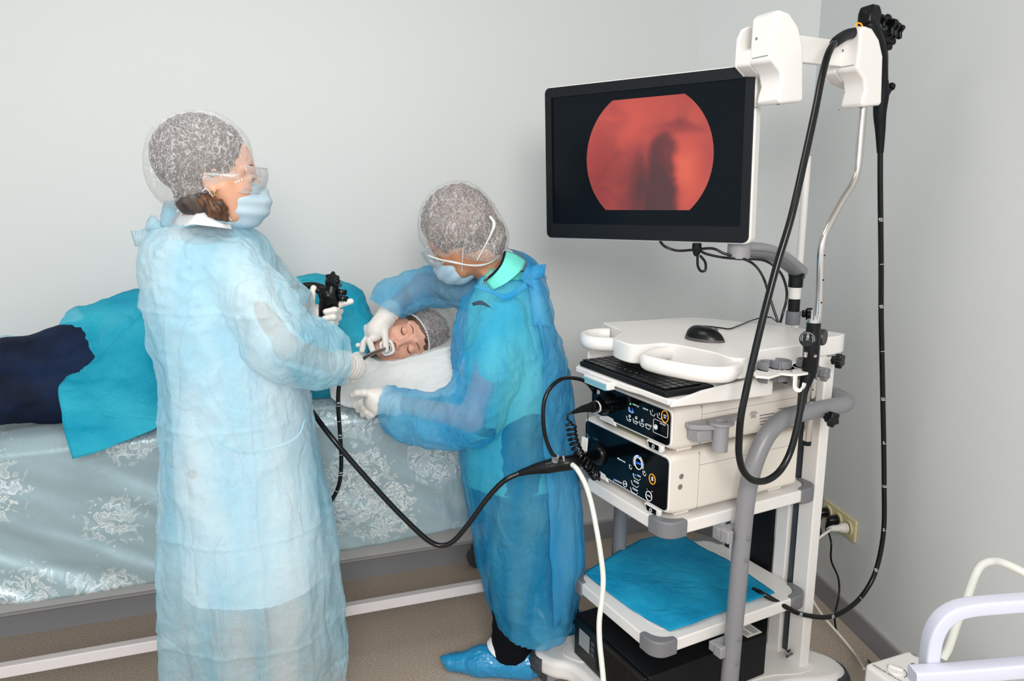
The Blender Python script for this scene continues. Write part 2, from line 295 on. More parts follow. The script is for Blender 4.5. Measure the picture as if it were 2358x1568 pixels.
# ------------------------------------------------------------------ processors
def unit(name, y0, y1, z0, z1, x1, label, hump):
    e = empty(name, tuple(C0 + CD * .03 + CF * y0 + np.array([0, 0, z0])), YC); tag(e, label, name.replace('_', ' '))
    w = y1 - y0; hh = z1 - z0
    prof = rrect(0, w, .0, hh, .016)
    b = MB(); T = lambda q: np.array([q[2], q[0], q[1]])
    rows = []
    for x, s_ in ((.0, .93), (.012, .985), (.03, 1.0), (x1, 1.0)):
        rows.append([(x, (p[0] - w / 2) * (.985 + .015 * s_) + w / 2, (p[1] - hh / 2) * s_ + hh / 2) for p in prof])
    b.grid(rows, True); n = len(prof); b.f += [tuple(range(n))[::-1], tuple(range(3 * n, 4 * n))]
    cs = ob('casing', b, M['cream'], e, smooth=50)
    ob('seam', MB().box(.088, .089, -.0004, w + .0004, .004, hh - .004).box(.089, x1 - .01, -.0005, .0005, hh * .76, hh * .76 + .001), M['greyl'], cs)
    for fx in (.03, x1 - .08):
        for fy in (.02, w - .06): ob('foot', MB().box(fx, fx + .05, fy, fy + .04, -.0125, .0), M['cream'], e, bevel=.003)
    # glossy front panel with the raised notch of its lower edge
    pz0, pz1 = .012, hh - .01; hy = w - .085
    poly = [(a, b_) for a, b_ in rrect(.008, w - .012, pz0, pz1, .013)]
    Tp = lambda q: np.array([-.0035 - q[2] * 1.0, q[0], q[1]])
    rim = ob('panel_rim', MB().prism(rrect(.003, w - .007, pz0 - .006, pz1 + .006, .017), -.004, .001, Tp), M['white'], e, bevel=.002)
    pn = ob('front_panel', MB().prism(poly, .0012, .0045, Tp), M['panel'], e, bevel=.001)
    ob('notch', MB().prism([(hy - .05, pz0 - .012), (hy - .035, pz0 + .006), (hy - .01, pz0 + .008), (hy + .03, pz0 - .002), (hy + .03, pz0 - .012)], .0, .006, Tp), M['white'], rim, bevel=.0015)
    pb = ob('power_switch_housing', MB().prism([(.03, -.006), (.036, -.014), (.085, -.014), (.095, .006), (.03, .006)], -.002, .008, Tp), M['white'], e, bevel=.002)
    ob('power_switch', MB().prism([(.042, -.010), (.079, -.010), (.086, .004), (.042, .004)], .0085, .0105, Tp), M['panel'], pb, bevel=.001)
    ob('power_symbol', MB().tube([Tp((.062 + .0045 * math.cos(R(t)), -.003 + .0045 * math.sin(R(t)), .0112)) for t in range(0, 360, 30)], .0007, 6, closed=True), M['ink'], pb)
    return e, Tp, w, hh
def PT(e, Tp, y, z, up=(0, 0, 1)): return frame(Tp((y, z, .0047)), (0, -1, 0), up)
def ring(b, Tp, y, z, r, t=.0008, rz=1.0): b.tube([Tp((y + r * math.cos(R(a)), z + r * rz * math.sin(R(a)), .005)) for a in range(0, 360, 15)], t, 6, closed=True)
def cup(b, Tp, y, z, w=.017, h=.012): b.tube([Tp((y + w * .62, z + h * .5, .005)), Tp((y + w * .4, z - h * .4, .005)), Tp((y - w * .35, z - h * .5, .005)), Tp((y - w * .6, z + h * .1, .005))], .0007, 6)
# upper unit: video processor
vp, Tp, w, hh = unit('video_processor', .035, .405, .902, 1.014, .44, 'upper cream medical video processor with black touch panel', 0)
def yy(px_, py_, z0, x=.028):  # panel coordinates of a pixel
    q = CX(px_, py_, x - .005); return q[1], q[2]
def U(px_, py_): a, b = yy(px_, py_, 0); return a - .035, b - .902
ink = MB(); blu = MB(); org = MB()
for q in ((1454, 942), (1504, 949), (1520, 956), (1449, 962), (1464, 968), (1479, 974), (1493, 980)): a, b = U(*q); cup(ink, Tp, a, b - .003)
for s_, q, z in (('SCOPE', (1462, 932), .005), ('SET', (1470, 936), .005), ('CUSTOM', (1487, 942), .005), ('1', (1503, 946), .009), ('2', (1519, 953), .009), ('AVE', (1451, 966), .005), ('ZOOM', (1466, 971), .005), ('STAT', (1480, 976), .005), ('COLOR', (1495, 979), .006), ('TEXT BODY', (1527, 977), .004)): a, b = U(*q); merge_text(ink, s_, z * 1.1, PT(vp, Tp, a, b))
for q in ((1451, 958), (1466, 962), (1480, 968)): a, b = U(*q); ring(ink, Tp, a, b, .0035)
a, b = U(1379, 903); ink.tube([Tp((a + u_, b + v_, .005)) for u_, v_ in ((-.006, -.006), (.006, -.006), (.006, .006), (-.006, .006))], .0007, 6, closed=True); ring(ink, Tp, a, b, .003)
for q in ((1466, 952), (1481, 958), (1496, 965)):
    for k in range(3):
        a, b = U(q[0] + 4 * k, q[1] + 1.5 * k); (blu if k == 0 else ink).box(-.0054, -.005, a - .0004, a + .0004, b - .003, b + .003)
a, b = U(1522, 986); ink.tube([Tp((a + u_, b + v_, .005)) for u_, v_ in rrect(-.029, .029, -.018, .018, .004)], .0006, 6, closed=True)
a, b = U(1511, 983); ring(ink, Tp, a, b, .006, .001); ring(ink, Tp, a, b, .002, .0014)
for q in ((1451, 943), (1457, 946)): a, b = U(*q); merge_text(blu, 'A\nON', .0075, PT(vp, Tp, a, b))
a, b = U(1532, 959); ring(org, Tp, a, b, .013, .0012, 1.15); merge_text(ink, 'SAVE\nREC', .0055, PT(vp, Tp, a, b))
ob('panel_lettering', ink, M['ink'], vp, smooth=0); ob('blue_indicator', blu, M['blue'], vp, smooth=0); ob('orange_ring', org, M['orange'], vp)
a, b = U(1453, 930); ob('green_indicator', MB().ball(Tp((a, b, .005)), .0022, 6), M['green'], vp)
a, b = U(1527, 988); ob('card_slot', MB().prism(rrect(a - .009, a + .006, b - .009, b + .009, .001), .0046, .0056, Tp), M['blackm'], vp)
# big round scope socket with its plug and coiled lead
a, b = U(1398, 928)
sk = ob('scope_socket', MB().lathe([(.03, 0), (.031, .012), (.027, .022), (.022, .024), (.02, .012)], Tp((a, b, .004)), (-1, 0, 0), 32).box(-.03, -.004, a - .055, a - .01, b - .008, b + .008), M['black'], vp, bevel=.001)
ob('yellow_mark', MB().box(-.03, -.0285, a - .01, a + .006, b - .013, b - .0112).ball((-.026, a + .018, b + .018), .0018, 6), M['yellow'], sk)
vents = MB(); dots = MB()
for (x0, x1), zs in (((1750, 1783), (957, 964, 971, 978)), ((1793, 1824), (942, 949, 956, 963, 970)), ((1650, 1680), (975, 981, 988))):
    for z in zs:
        A = CY(x0, z, .034); B = CY(x1, z - (x1 - x0) * .17, .034); vents.tube([A, B], .0013, 6)
VM = wm(vp).inverted() @ wm(cart)
for o_ in (obs('side_vent', vents, M['grey'], cart) or [c for c in cart.children if c.name.startswith('side_vent')]): o_.parent = vp; o_.matrix_parent_inverse = VM
lb = MB()
for k, s_ in enumerate(('VIDEO IN', 'DVI OUTPUT', 'SIGNAL', 'REMOTE')):
    q = CY(1735, 949 + 4 * k, .034); merge_text(lb, s_, .005, frame(q, (1, 0, 0), (0, 0, 1)))
for k in range(9): q = CY(1713 - k * .6, 966 + 3.2 * k, .034); lb.box(q[0] - .001, q[0] + .001, q[1] - .0006, q[1], q[2] - .001, q[2] + .001)
o_ = ob('side_lettering', lb, M['inkg'], cart, smooth=0); o_.parent = vp; o_.matrix_parent_inverse = VM
# lower unit: light source
ls, Tq, w2, h2 = unit('light_source', .035, .435, .7255, .889, .45, 'lower cream endoscope light source with round LAMP dial', 0)
def V(px_, py_): a, b = yy(px_, py_, 0); return a - .035, b - .7255
ink = MB(); blu = MB(); org = MB()
a, b = V(1471, 1067); ring(ink, Tq, a, b, .0155, .0013, 1.05); merge_text(blu, 'LAMP', .0095, PT(ls, Tq, a, b))
for t in range(-30, 211, 11):
    p = [Tq((a + r_ * math.cos(R(t)), b + r_ * math.sin(R(t)), .005)) for r_ in (.0185, .023)]; (blu if 88 < t < 112 else ink).tube(p, .0009, 6)
for q, w_ in (((1453, 1075), .012), ((1485, 1090), .014), ((1467, 1099), .034), ((1463, 1115), .034), ((1461, 1131), .034)): a, b = V(*q); cup(ink, Tq, a, b, w_ * .8, .012)
for s_, q, z in (('–', (1453, 1071), .01), ('+', (1485, 1087), .012), ('Spare Lamp', (1433, 1060), .006), ('AUTO', (1462, 1093), .005), ('MANU', (1472, 1096), .005), ('FILTER', (1466, 1110), .007), ('TRANS', (1463, 1127), .007), ('L', (1491, 1126), .005), ('H', (1502, 1132), .005), ('CONT', (1440, 1114), .004)): a, b = V(*q); merge_text(blu if s_ == 'AUTO' else ink, s_, z * 1.1, PT(ls, Tq, a, b))
a, b = V(1495, 1142); ring(ink, Tq, a, b, .0125, .0011, 1.05); merge_text(ink, 'LEVEL', .006, PT(ls, Tq, a, b))
a, b = V(1440, 1114); ring(ink, Tq, a, b, .0085, .0008)
a, b = V(1503, 1103); ring(org, Tq, a, b, .0125, .0013, 1.08); merge_text(ink, 'AIR', .006, PT(ls, Tq, a, b - .003)); ring(ink, Tq, a, b + .003, .003)
a, b = V(1424, 1055); ring(ink, Tq, a, b, .0012, .001)
for k in range(6): a, b = V(1414 + 3.2 * k, 1103 + 1.6 * k); (blu if k == 0 else ink).tube([Tq((a, b - .0025, .005)), Tq((a - .002, b + .0025, .005)), Tq((a - .004, b - .0025, .005))], .0005, 5)
a, b = V(1414, 1106); blu.tube([Tq((a, b - .006, .005)), Tq((a, b + .004, .005))], .0008, 5); a, b = V(1497, 1128); blu.box(-.0054, -.005, a - .002, a + .002, b - .002, b + .002)
ob('panel_lettering', ink, M['ink'], ls, smooth=0); ob('blue_indicator', blu, M['blue'], ls, smooth=0); ob('orange_ring', org, M['orange'], ls)
tt = MB(); a, b = V(1353, 1003); merge_text(tt, 'SonoScape', .008, PT(ls, Tq, a + .0, b)); a, b = V(1372, 1011); merge_text(tt, 'HL-500T', .007, PT(ls, Tq, a, b)); ob('name_lettering', tt, M['teal'], ls, smooth=0)
a, b = V(1381, 1045)
so = ob('light_socket', MB().lathe([(.032, 0), (.032, .008), (.024, .018), (.018, .02)], Tq((a, b, .004)), (-1, 0, 0), 32), M['black'], ls); ob('socket_ring', MB().lathe([(.016, .0), (.0155, .0225), (.012, .023), (.011, .012)], Tq((a, b, .004)), (-1, 0, 0), 24), M['steel'], so)
for q in ((1569, 1097), (1566, 1121)):
    A = CY(*q, .035) - np.array([.03, .035, .7255]); o_ = ob('side_screw', MB().lathe([(.0065, -.0005), (.0075, .0006), (.005, .0008)], A, (0, -1, 0), 16).lathe([(.0035, .0008), (.003, .003)], A, (0, -1, 0), 6), M['steel'], ls)
# papers between the two units
pm = empty('instruction_booklet', tuple(C0 + CD * .1 + CF * .26 + np.array([0, 0, .8892])), YC + .06); tag(pm, 'thin paper booklet lying between the two stacked units', 'booklet')
ob('pages', MB().box(-.06, .12, -.1, .09, .0002, .0008), M['paper'], pm); ob('cover', MB().box(-.0605, .12, -.1, .0905, .0009, .0012), mat('booklet_cover', 'b9bf9f', .6), pm)
# grey cup holder clipped on the side
ch = empty('cup_holder', tuple(C0 + CY(1640, 980, .0)[0] * CD + np.array([0, 0, .94])), YC); tag(ch, 'grey plastic tube holder clipped to the side of the upper processor', 'holder')
ob('clip_arm', MB().prism([(-.06, .034), (-.065, .012), (-.05, -.005), (-.02, -.02), (.03, -.03), (.05, .0), (.12, .018), (.125, .034)], .022, .036), M['greyl'], ch, bevel=.003)
ob('clip_block', MB().box(-.055, -.01, -.012, .03, -.008, .022), M['greyl'], ch, bevel=.004)
ob('cup', MB().lathe([(.02, -.035), (.0205, .035), (.033, .037), (.033, .043), (.0175, .0435), (.0175, .0)], (.01, -.02, 0), (0, 0, 1), 28), M['greyl'], ch)
# UPS on the base
up = empty('power_supply_unit', tuple(C0 + CD * .0 + CF * .055 + np.array([0, 0, bz + .0045])), YC); tag(up, 'black backup power supply box on the base of the cart', 'power supply')
ob('case', MB().prism(rrect(0, .44, 0, .36, .006), 0, .135), M['blackm'], up, bevel=.004)
fp = ob('front_panel', MB().box(-.012, -.0005, .004, .356, .002, .133), M['black'], up, bevel=.004)
ob('display', MB().box(-.0145, -.0125, .27, .325, .05, .105), mat('lcd', '8d9698', .3), fp); bt = MB()
for k in range(3): bt.box(-.0145, -.0125, .243, .26, .05 + k * .018, .063 + k * .018)
obs('button', bt, M['dgrey'], fp); gr_ = MB()
for k in range(30): gr_.box(-.0128, -.0121, .232 - k * .0075, .235 - k * .0075, .02, .115)
ob('vent_slots', gr_, M['panel'], fp)
lbx = CZ(1797, 1497, bz + .14) - np.array([.02, .055, bz + .0045]); ob('label', MB().box(.37, .43, .012, .07, .1353, .1358), M['paper'], up)
li = MB(); [li.box(.40 + .0 , .425, .02 + k * .0035, .0212 + k * .0035 + (.0008 if k % 3 else 0), .1359, .1361) for k in range(11)]
[li.box(.375 + k * .006, .378 + k * .006, .02, .06, .1359, .1361) for k in range(3)]; ob('label_print', li, M['inkg'], up, smooth=0)
# ------------------------------------------------------------------ monitor on its arm
QTL = np.array([.098, 2.293, 1.842]); QTR = np.array([.595, 1.922, 1.850]); QBL = np.array([.132, 2.28, 1.41])
mU = nrm(QTR - QTL); mV = nrm(QTL - QBL); mV = nrm(mV - mU * (mU @ mV)); mN = nrm(np.cross(mU, mV)); mW, mH = .622, .434
mc = QTL + mU * mW / 2 - mV * mH / 2
mon = empty('monitor', tuple(mc - mV * mH / 2)); tag(mon, 'black framed flat monitor with white back showing a red endoscopy picture', 'monitor')
Tm = lambda q: mc + mU * q[0] + mV * q[1] + mN * q[2]
ob('housing', MB().prism(rrect(-mW / 2 - .004, mW / 2 + .004, -mH / 2 - .004, mH / 2 + .004, .018), -.045, -.004, Tm), M['white'], mon, bevel=.006, world=True, seg=3)
ob('rear_cover', MB().prism(rrect(-mW / 2 + .06, mW / 2 - .06, -mH / 2 + .04, mH / 2 - .05, .03), -.07, -.045, Tm), M['white'], mon, bevel=.01, world=True)
o_ = rrect(-mW / 2, mW / 2, -mH / 2, mH / 2, .016); i_ = rrect(-mW / 2 + .022, mW / 2 - .022, -mH / 2 + .042, mH / 2 - .028, .001)
bz_ = MB(); n = len(o_); bz_.add([Tm((p[0], p[1], z)) for p, z in [(p, -.004) for p in o_] + [(p, .003) for p in o_] + [(p, .003) for p in i_] + [(p, -.003) for p in i_]], [(k * n + i, k * n + (i + 1) % n, (k + 1) * n + (i + 1) % n, (k + 1) * n + i) for k in range(3) for i in range(n)])
ob('bezel', bz_, mat('bezel', '0c1117', .45, spec=.25), mon, world=True)
x0, x1, y0, y1 = -mW / 2 + .022, mW / 2 - .022, -mH / 2 + .042, mH / 2 - .028
sm = mat('screen', '03070b', .2, emit='0b141c', estr=.4, spec=.12)
scr = ob('screen', MB().box(x0, x1, y0, y1, -.0038, -.0028, Tm), sm, mon, world=True, smooth=0)
# picture area: circle cut flat at top and bottom
cxm, cym, rx, ry = (.5245 - .5) * mW + .004, (.5 - .50) * mH + .008, .191, .191
pic = [(cxm + rx * math.cos(R(t)), cym + min(.158, max(-.142, ry * math.sin(R(t))))) for t in range(0, 360, 4)]
pm_ = bpy.data.materials.new('endoscopy_image'); pm_.use_nodes = True; nt = pm_.node_tree; pb_ = nt.nodes['Principled BSDF']; pb_.inputs['Roughness'].default_value = .25
tc = nt.nodes.new('ShaderNodeTexCoord')
def mth(op, a, b=None, c=None):
    m = nt.nodes.new('ShaderNodeMath'); m.operation = op
    for i, v in enumerate((a, b, c)):
        if v is None: continue
        if isinstance(v, (int, float)): m.inputs[i].default_value = v
        else: nt.links.new(v, m.inputs[i])
    return m.outputs[0]
sp = nt.nodes.new('ShaderNodeSeparateXYZ'); nt.links.new(tc.outputs['UV'], sp.inputs[0]); ux, uy = sp.outputs[0], sp.outputs[1]
nz = nt.nodes.new('ShaderNodeTexNoise'); nz.inputs['Scale'].default_value = 3.2; nz.inputs['Detail'].default_value = 2; nz.inputs['Distortion'].default_value = .6; nt.links.new(tc.outputs['UV'], nz.inputs['Vector'])
wv = mth('SUBTRACT', nz.outputs['Fac'], .5)
def gauss(cx_, cy_, sx, sy, wob=.25, sharp=0):     # soft dark fold centred in the picture
    dx = mth('DIVIDE', mth('ADD', mth('SUBTRACT', ux, cx_), mth('MULTIPLY', wv, wob)), sx); dy = mth('DIVIDE', mth('ADD', mth('SUBTRACT', uy, cy_), mth('MULTIPLY', wv, wob * .6)), sy)
    r2 = mth('ADD', mth('MULTIPLY', dx, dx), mth('MULTIPLY', dy, dy)); r2 = mth('MULTIPLY', r2, r2) if sharp else r2
    return mth('EXPONENT', mth('MULTIPLY', r2, -1.0))
gx = mth('DIVIDE', mth('SUBTRACT', mth('ADD', ux, mth('MULTIPLY', wv, .12)), .625), .105); gy = mth('DIVIDE', mth('MAXIMUM', mth('SUBTRACT', uy, .56), 0), .14)
gr_ = nt.nodes.new('ShaderNodeMapRange'); gr_.interpolation_type = 'SMOOTHSTEP'; gr_.inputs['From Min'].default_value = .55; gr_.inputs['From Max'].default_value = 1.35; gr_.inputs['To Min'].default_value = 1; gr_.inputs['To Max'].default_value = 0; nt.links.new(mth('SQRT', mth('ADD', mth('MULTIPLY', gx, gx), mth('MULTIPLY', gy, gy))), gr_.inputs[0])
dk = mth('ADD', mth('MULTIPLY', gr_.outputs[0], .78), mth('MULTIPLY', gauss(.50, .12, .20, .28, .1), .75))
dk = mth('ADD', dk, mth('MULTIPLY', gauss(.44, .40, .07, .25, .15), .4)); dk = mth('ADD', dk, mth('MULTIPLY', gauss(.78, .74, .22, .05, .3), .4)); dk = mth('ADD', dk, mth('MULTIPLY', gauss(.1, .3, .15, .3, .4), .3))
lt = mth('ADD', mth('MULTIPLY', gauss(.80, .36, .12, .30, .05), .75), mth('MULTIPLY', gauss(.40, .8, .18, .2, .4), .35))
fac = mth('ADD', mth('SUBTRACT', mth('ADD', .55, mth('MULTIPLY', lt, .45)), mth('MULTIPLY', dk, .6)), mth('MULTIPLY', wv, .35))
cr = nt.nodes.new('ShaderNodeValToRGB'); nt.links.new(fac, cr.inputs[0]); cr.color_ramp.elements[0].color = lin('451a20'); cr.color_ramp.elements[1].color = lin('ee6a4b')
for p_, c_ in ((.28, '7c2628'), (.5, 'b03d38'), (.72, 'd4503f')): e_ = cr.color_ramp.elements.new(p_); e_.color = lin(c_)
nt.links.new(cr.outputs[0], pb_.inputs['Emission Color']); pb_.inputs['Emission Strength'].default_value = .9; pb_.inputs['Base Color'].default_value = (.02, .01, .01, 1)
me = bpy.data.meshes.new('picture'); me.from_pydata([tuple(Tm((p[0], p[1], -.0024))) for p in pic], [], [tuple(range(len(pic)))]); uv = me.uv_layers.new()
for i, p in enumerate(pic): uv.data[i].uv = ((p[0] - cxm) / (2 * rx) + .5, (p[1] - cym + .158) / .316)
me.materials.append(pm_); po = bpy.data.objects.new('endoscopy_picture', me); sc.collection.objects.link(po); po.parent = scr; po.matrix_parent_inverse = wm(scr).inverted()
# cart children given in the cart's own frame
def onmon(x, y, d=-.03): return onp(x, y, mc + mN * d, mN)
arm = empty('monitor_stand', tuple(C0 + CD * .50 + CF * .10 + np.array([0, 0, tz])), 0); tag(arm, 'grey curved monitor arm on a black and white banded post', 'monitor stand')
pb0 = ZP(1825, 745, tz); pz = lambda y: onp(1827, y, pb0, nrm([0, 1, 0]))[2]
def seg(nm, ya, yb, r, m, par=arm): return ob(nm, MB().lathe([(r, 0), (r, pz(ya) - pz(yb))], (pb0[0], pb0[1], pz(yb)), (0, 0, 1), 28), m, par, bevel=.0015, world=True)
seg('post_base', 716, 747, .0215, M['grey']); seg('lower_band', 688, 716, .0175, M['black']); seg('white_band', 660, 688, .0175, M['white']); seg('upper_band', 634, 661, .0215, M['black']); seg('collar', 629, 636, .023, M['blackm'])
pA = onmon(1702, 568, -.06); top = np.array([pb0[0], pb0[1], pz(618)])
mid1 = Y(1760, 572, pA[1] * .7 + top[1] * .3); mid2 = Y(1800, 590, pA[1] * .3 + top[1] * .7)
pth = [pA + np.array([0, 0, 0]), mid1, mid2, top + (top - mid2) * .25]
ob('arm_top', MB().tube(pth, [(.023, .013), (.026, .014), (.028, .015), (.024, .02)], 16, flat=(0, 0, 1), smooth=6), M['greyl'], arm, world=True)
ob('arm_underside', MB().tube([p - np.array([0, 0, .016]) for p in pth], [(.021, .011), (.024, .013), (.022, .012), (.018, .012)], 16, flat=(0, 0, 1), smooth=6), M['grey'], arm, world=True)
ob('mount_plate', MB().lathe([(.03, -.03), (.03, .018), (.026, .022)], pA + np.array([0, 0, .0]), (0, 0, 1), 24), M['greyl'], arm, world=True)
star_knob(Y(1840, 722, pb0[1]) + np.array([.008, 0, 0]), (1, -.2, 0), arm, r=.017).matrix_parent_inverse = wm(arm).inverted()
wp = Y(1842, 600, pb0[1] + .22)
tag(ob('pole', MB().tube([(wp[0], wp[1], .2), (wp[0], wp[1], Y(1836, 360, wp[1])[2])], .0115, 20), M['white']), 'slim white upright pole behind the monitor arm post', 'pole'); bpy.data.objects['pole'].location = (0, 0, 0)
mo = pA[1]
cabs = [[(1520, 556, mo + .08), (1532, 568, mo + .07), (1560, 577, mo + .06), (1600, 575, mo + .03), (1640, 572, mo), (1668, 584, mo - .01), (1700, 592, mo - .02), (1735, 608, mo - .03), (1758, 640, 2.08), (1774, 690, 2.06), (1792, 743, 2.04)],
        [(1607, 574, mo + .03), (1625, 584, mo + .02), (1660, 592, mo), (1700, 596, mo - .02), (1760, 600, 2.06), (1795, 625, 2.05), (1810, 660, 2.05), (1811, 690, 2.05), (1803, 720, 2.04), (1797, 743, 2.04)],
        [(1604, 566, mo + .03), (1606, 590, mo + .03), (1607, 612, mo + .03), (1614, 624, mo + .03), (1624, 622, mo + .03), (1624, 604, mo + .03), (1612, 588, mo + .03)]]
lbs = ['black video cable drooping from the monitor and down through the white top', 'black power cable running beside the banded arm post', 'short black cable loop hanging under the middle of the monitor']
for c_, l_ in zip(cabs, lbs):
    tag(ob('cable', MB().tube([Y(a, b, c) for a, b, c in c_], .0036, 10, smooth=6), M['rubber']), l_, 'cable')
cl = bpy.data.objects['cable.002']; ob('plug_housing', MB().lathe([(.012, 0), (.013, -.012), (.009, -.03), (.005, -.035)], Y(1605, 560, mo + .03), (0, 0, 1), 16), M['blackm'], cl)
# ------------------------------------------------------------------ chrome hanger pole with two white hooks
hg = empty('scope_hanger', tuple(C0 + CD * .55 + CF * .01)); tag(hg, 'bent chrome hanger pole carrying two white scope hooks beside the monitor', 'hanger')
CYW = lambda x, y, v: onp(x, y, C0 + CF * v, CF)
pp = [(1858, 1020), (1872, 880), (1880, 780), (1887, 690), (1890, 600), (1895, 555), (1905, 525), (1940, 460), (1962, 425), (1975, 385), (1983, 300), (1990, 215), (1994, 160)]
ob('pole', MB().tube([CYW(a, b, -.001) for a, b in pp], [.0115] * 3 + [.010] * 10, 18, smooth=6), M['chrome'], hg, world=True)
hs = MB()
for a, b in ((1899, 588), (1896, 645), (1892, 697), (1872, 898)): q = CYW(a, b, -.0115); hs.lathe([(.0022, 0), (.002, .0006)], q, -CF, 10)
obs('hole', hs, M['blackm'], hg, world=True)
ob('pole_end', MB().lathe([(.0122, 0), (.0122, .012)], CYW(1857, 1024, -.001), (0, 0, 1), 18), M['blackm'], hg, world=True)
prof = [(.0, .0), (-.002, -.10), (.03, -.122), (.04, -.15), (.034, -.168), (.03, -.185), (.036, -.195), (.105, -.188), (.112, -.18), (.10, -.06), (.078, -.018), (.045, .008), (.012, .012)]
for k, (a, b, sc_) in enumerate(((1785, 32, 1.0), (1983, 68, .93))):
    o = CYW(a, b, -.03); Th = lambda q, o=o, s=sc_: o + CD * q[0] * s + np.array([0, 0, 1.]) * q[1] * s + CF * q[2] * s
    hk = ob('hook', MB().prism(prof, 0, .072, Th), M['white'], hg, bevel=.007, world=True, seg=4)
    def pr(poly, a_, b_, nm): return ob(nm, MB().prism(poly, a_, b_, Th), M['white'], hk, bevel=.005, seg=3, world=True)
    pr([(.0, -.068), (-.001, -.10), (.028, -.120), (.104, -.135), (.102, -.085), (.05, -.060), (.02, -.058)], .068, .114, 'slot_floor')
    pr([(.0, -.035), (-.001, -.10), (.028, -.120), (.104, -.135), (.10, -.05), (.085, -.018), (.06, -.004), (.035, -.002), (.012, -.012)], .110, .122, 'side_lip')
    sq = MB(); sq.lathe([(.0035, -.001), (.0035, .0004)], Th((-.0012, -.045, .052)), -CD, 10)
    for w_ in (.02, .09): sq.lathe([(.0035, -.001), (.0035, .0004)], Th((.05, -.1945, w_)), (0, 0, -1), 10)
    obs('screw_hole', sq, M['grey'], hk, world=True)
    ob('groove', MB().tube([Th((-.0022, -.088, .012)), Th((-.0022, -.088, .06))], .0012, 6), M['greyl'], hk, world=True)
A = CYW(1838, 80, .02); B = CYW(2000, 100, .02)
h_ = A[2] - CYW(1838, 142, .02)[2]
ob('cross_bar', MB().prism([(0, 0), (np.linalg.norm(B - A), 0), (np.linalg.norm(B - A), -h_), (0, -h_)], 0, .02, lambda q: np.array([A[0], A[1], A[2]]) + CD * q[0] + np.array([0, 0, q[1]]) + CF * q[2]), M['white'], hg, bevel=.003, world=True)
# ------------------------------------------------------------------ holder rack and knobs on the cart's right side
ry = -.075
rzk = tz - .045
rk = ob('scope_rack', MB().prism([tuple(CZ(a_, b_, rzk)[:2]) for a_, b_ in ((1733, 862), (1740, 868), (1772, 871), (1800, 862), (1830, 865), (1860, 861), (1870, 850), (1850, 832), (1790, 830), (1745, 850))], rzk - .003, rzk + .003), M['white'], cart, bevel=.0015)
def holder_cup(x, y, a0):
    z0 = rzk; b = MB(); o_ = []; i_ = []
    for t in range(a0, a0 + 281, 14): o_.append((x + .027 * math.cos(R(t)), y + .027 * math.sin(R(t)))); i_.append((x + .0225 * math.cos(R(t)), y + .0225 * math.sin(R(t))))
    b.prism(o_ + i_[::-1], z0 - .03, z0 + .022)
    o2 = [(x + .036 * math.cos(R(t)), y + .036 * math.sin(R(t))) for t in range(a0, a0 + 281, 14)]; b.prism(o2 + i_[::-1], z0 - .003, z0 + .003)
    return ob('scope_cup', b, M['grey'], rk, bevel=.0015)
for px_, py_, a0 in ((1771, 852, 300), (1797, 848, 150), (1858, 846, 300)): q = CZ(px_, py_, rzk); holder_cup(q[0], q[1], a0)
q = CZ(1832, 864, rzk); hx, hy = q[0], q[1]
ob('hanging_hook', MB().tube([(hx, hy, rzk), (hx - .002, hy - .002, rzk - .015), (hx - .002, hy - .004, rzk - .03), (hx + .008, hy - .008, rzk - .036), (hx + .018, hy - .01, rzk - .03), (hx + .022, hy - .01, rzk - .02)], [(.003, .011)] * 6, 10, flat=(1, .3, 0), smooth=4), M['white'], rk)
sd = MB()
for a_, b_ in ((1806, 852), (1818, 848), (1822, 856), (1834, 851)): sd.lathe([(.0035, 0), (.003, .003)], CZ(a_, b_, rzk + .003), (0, 0, 1), 8)
obs('screw', sd, M['grey'], rk)
ob('under_block', MB().box(.47, .57, .03, .14, tz - .12, tz - .05), M['white'], cart, bevel=.008)
star_knob(CY(1915, 828, -.02), (.3, -1, 0), cart, r=.018)
star_knob(CY(1881, 858, -.05), (.3, -1, 0), cart, M['grey'], r=.017)
# ------------------------------------------------------------------ the hanging endoscope
def scope_body(parent, T, s=1.0):
    """control section: T maps local (x right, y up along the grip, z toward viewer)"""
    g = ob('control_body', MB().tube([T((0, -.10 * s, 0)), T((0, -.05 * s, 0)), T((.0, 0, 0)), T((.0, .03 * s, 0)), T((0, .055 * s, 0))], [.014 * s, .019 * s, .022 * s, .024 * s, .018 * s], 20, smooth=4), M['black'], parent, world=True)
    return g
s2 = empty('hanging_endoscope', tuple(CYW(2000, 120, .0) * [1, 1, 0])); tag(s2, 'spare black flexible endoscope hanging from the white hook by the right wall', 'endoscope')
yv = .01
cpos = CYW(2012, 110, yv); ex = XR; ez_ = nrm(CAM - cpos); ezz = nrm(np.cross(ex, UP)) 
T2 = lambda q: cpos + CD * q[0] + np.array([0, 0, 1.]) * q[1] - CF * q[2]
ob('control_body', MB().tube([CYW(a, b, yv) for a, b in ((2034, 190), (2032, 160), (2026, 125), (2014, 95), (2003, 65), (1998, 45))], [.012, .014, .02, .025, .022, .018], 18, smooth=5), M['black'], s2, world=True)
ob('boot', MB().prism([(-.024, -.018), (.02, -.018), (.024, .012), (.014, .03), (-.014, .03), (-.022, .012)], -.02, .02, frame(CYW(2002, 42, yv), CD, (-.1, 0, 1))), M['black'], s2, bevel=.006, world=True)
bt = MB()
for a, b, r in ((1992, 30, .008), (1999, 24, .006)): bt.lathe([(r, 0), (r * .8, .008), (r * .3, .01)], CYW(a, b, yv - .02), -CF * .6 + np.array([0, 0, .8]), 14)
obs('button', bt, M['blackm'], s2, world=True)
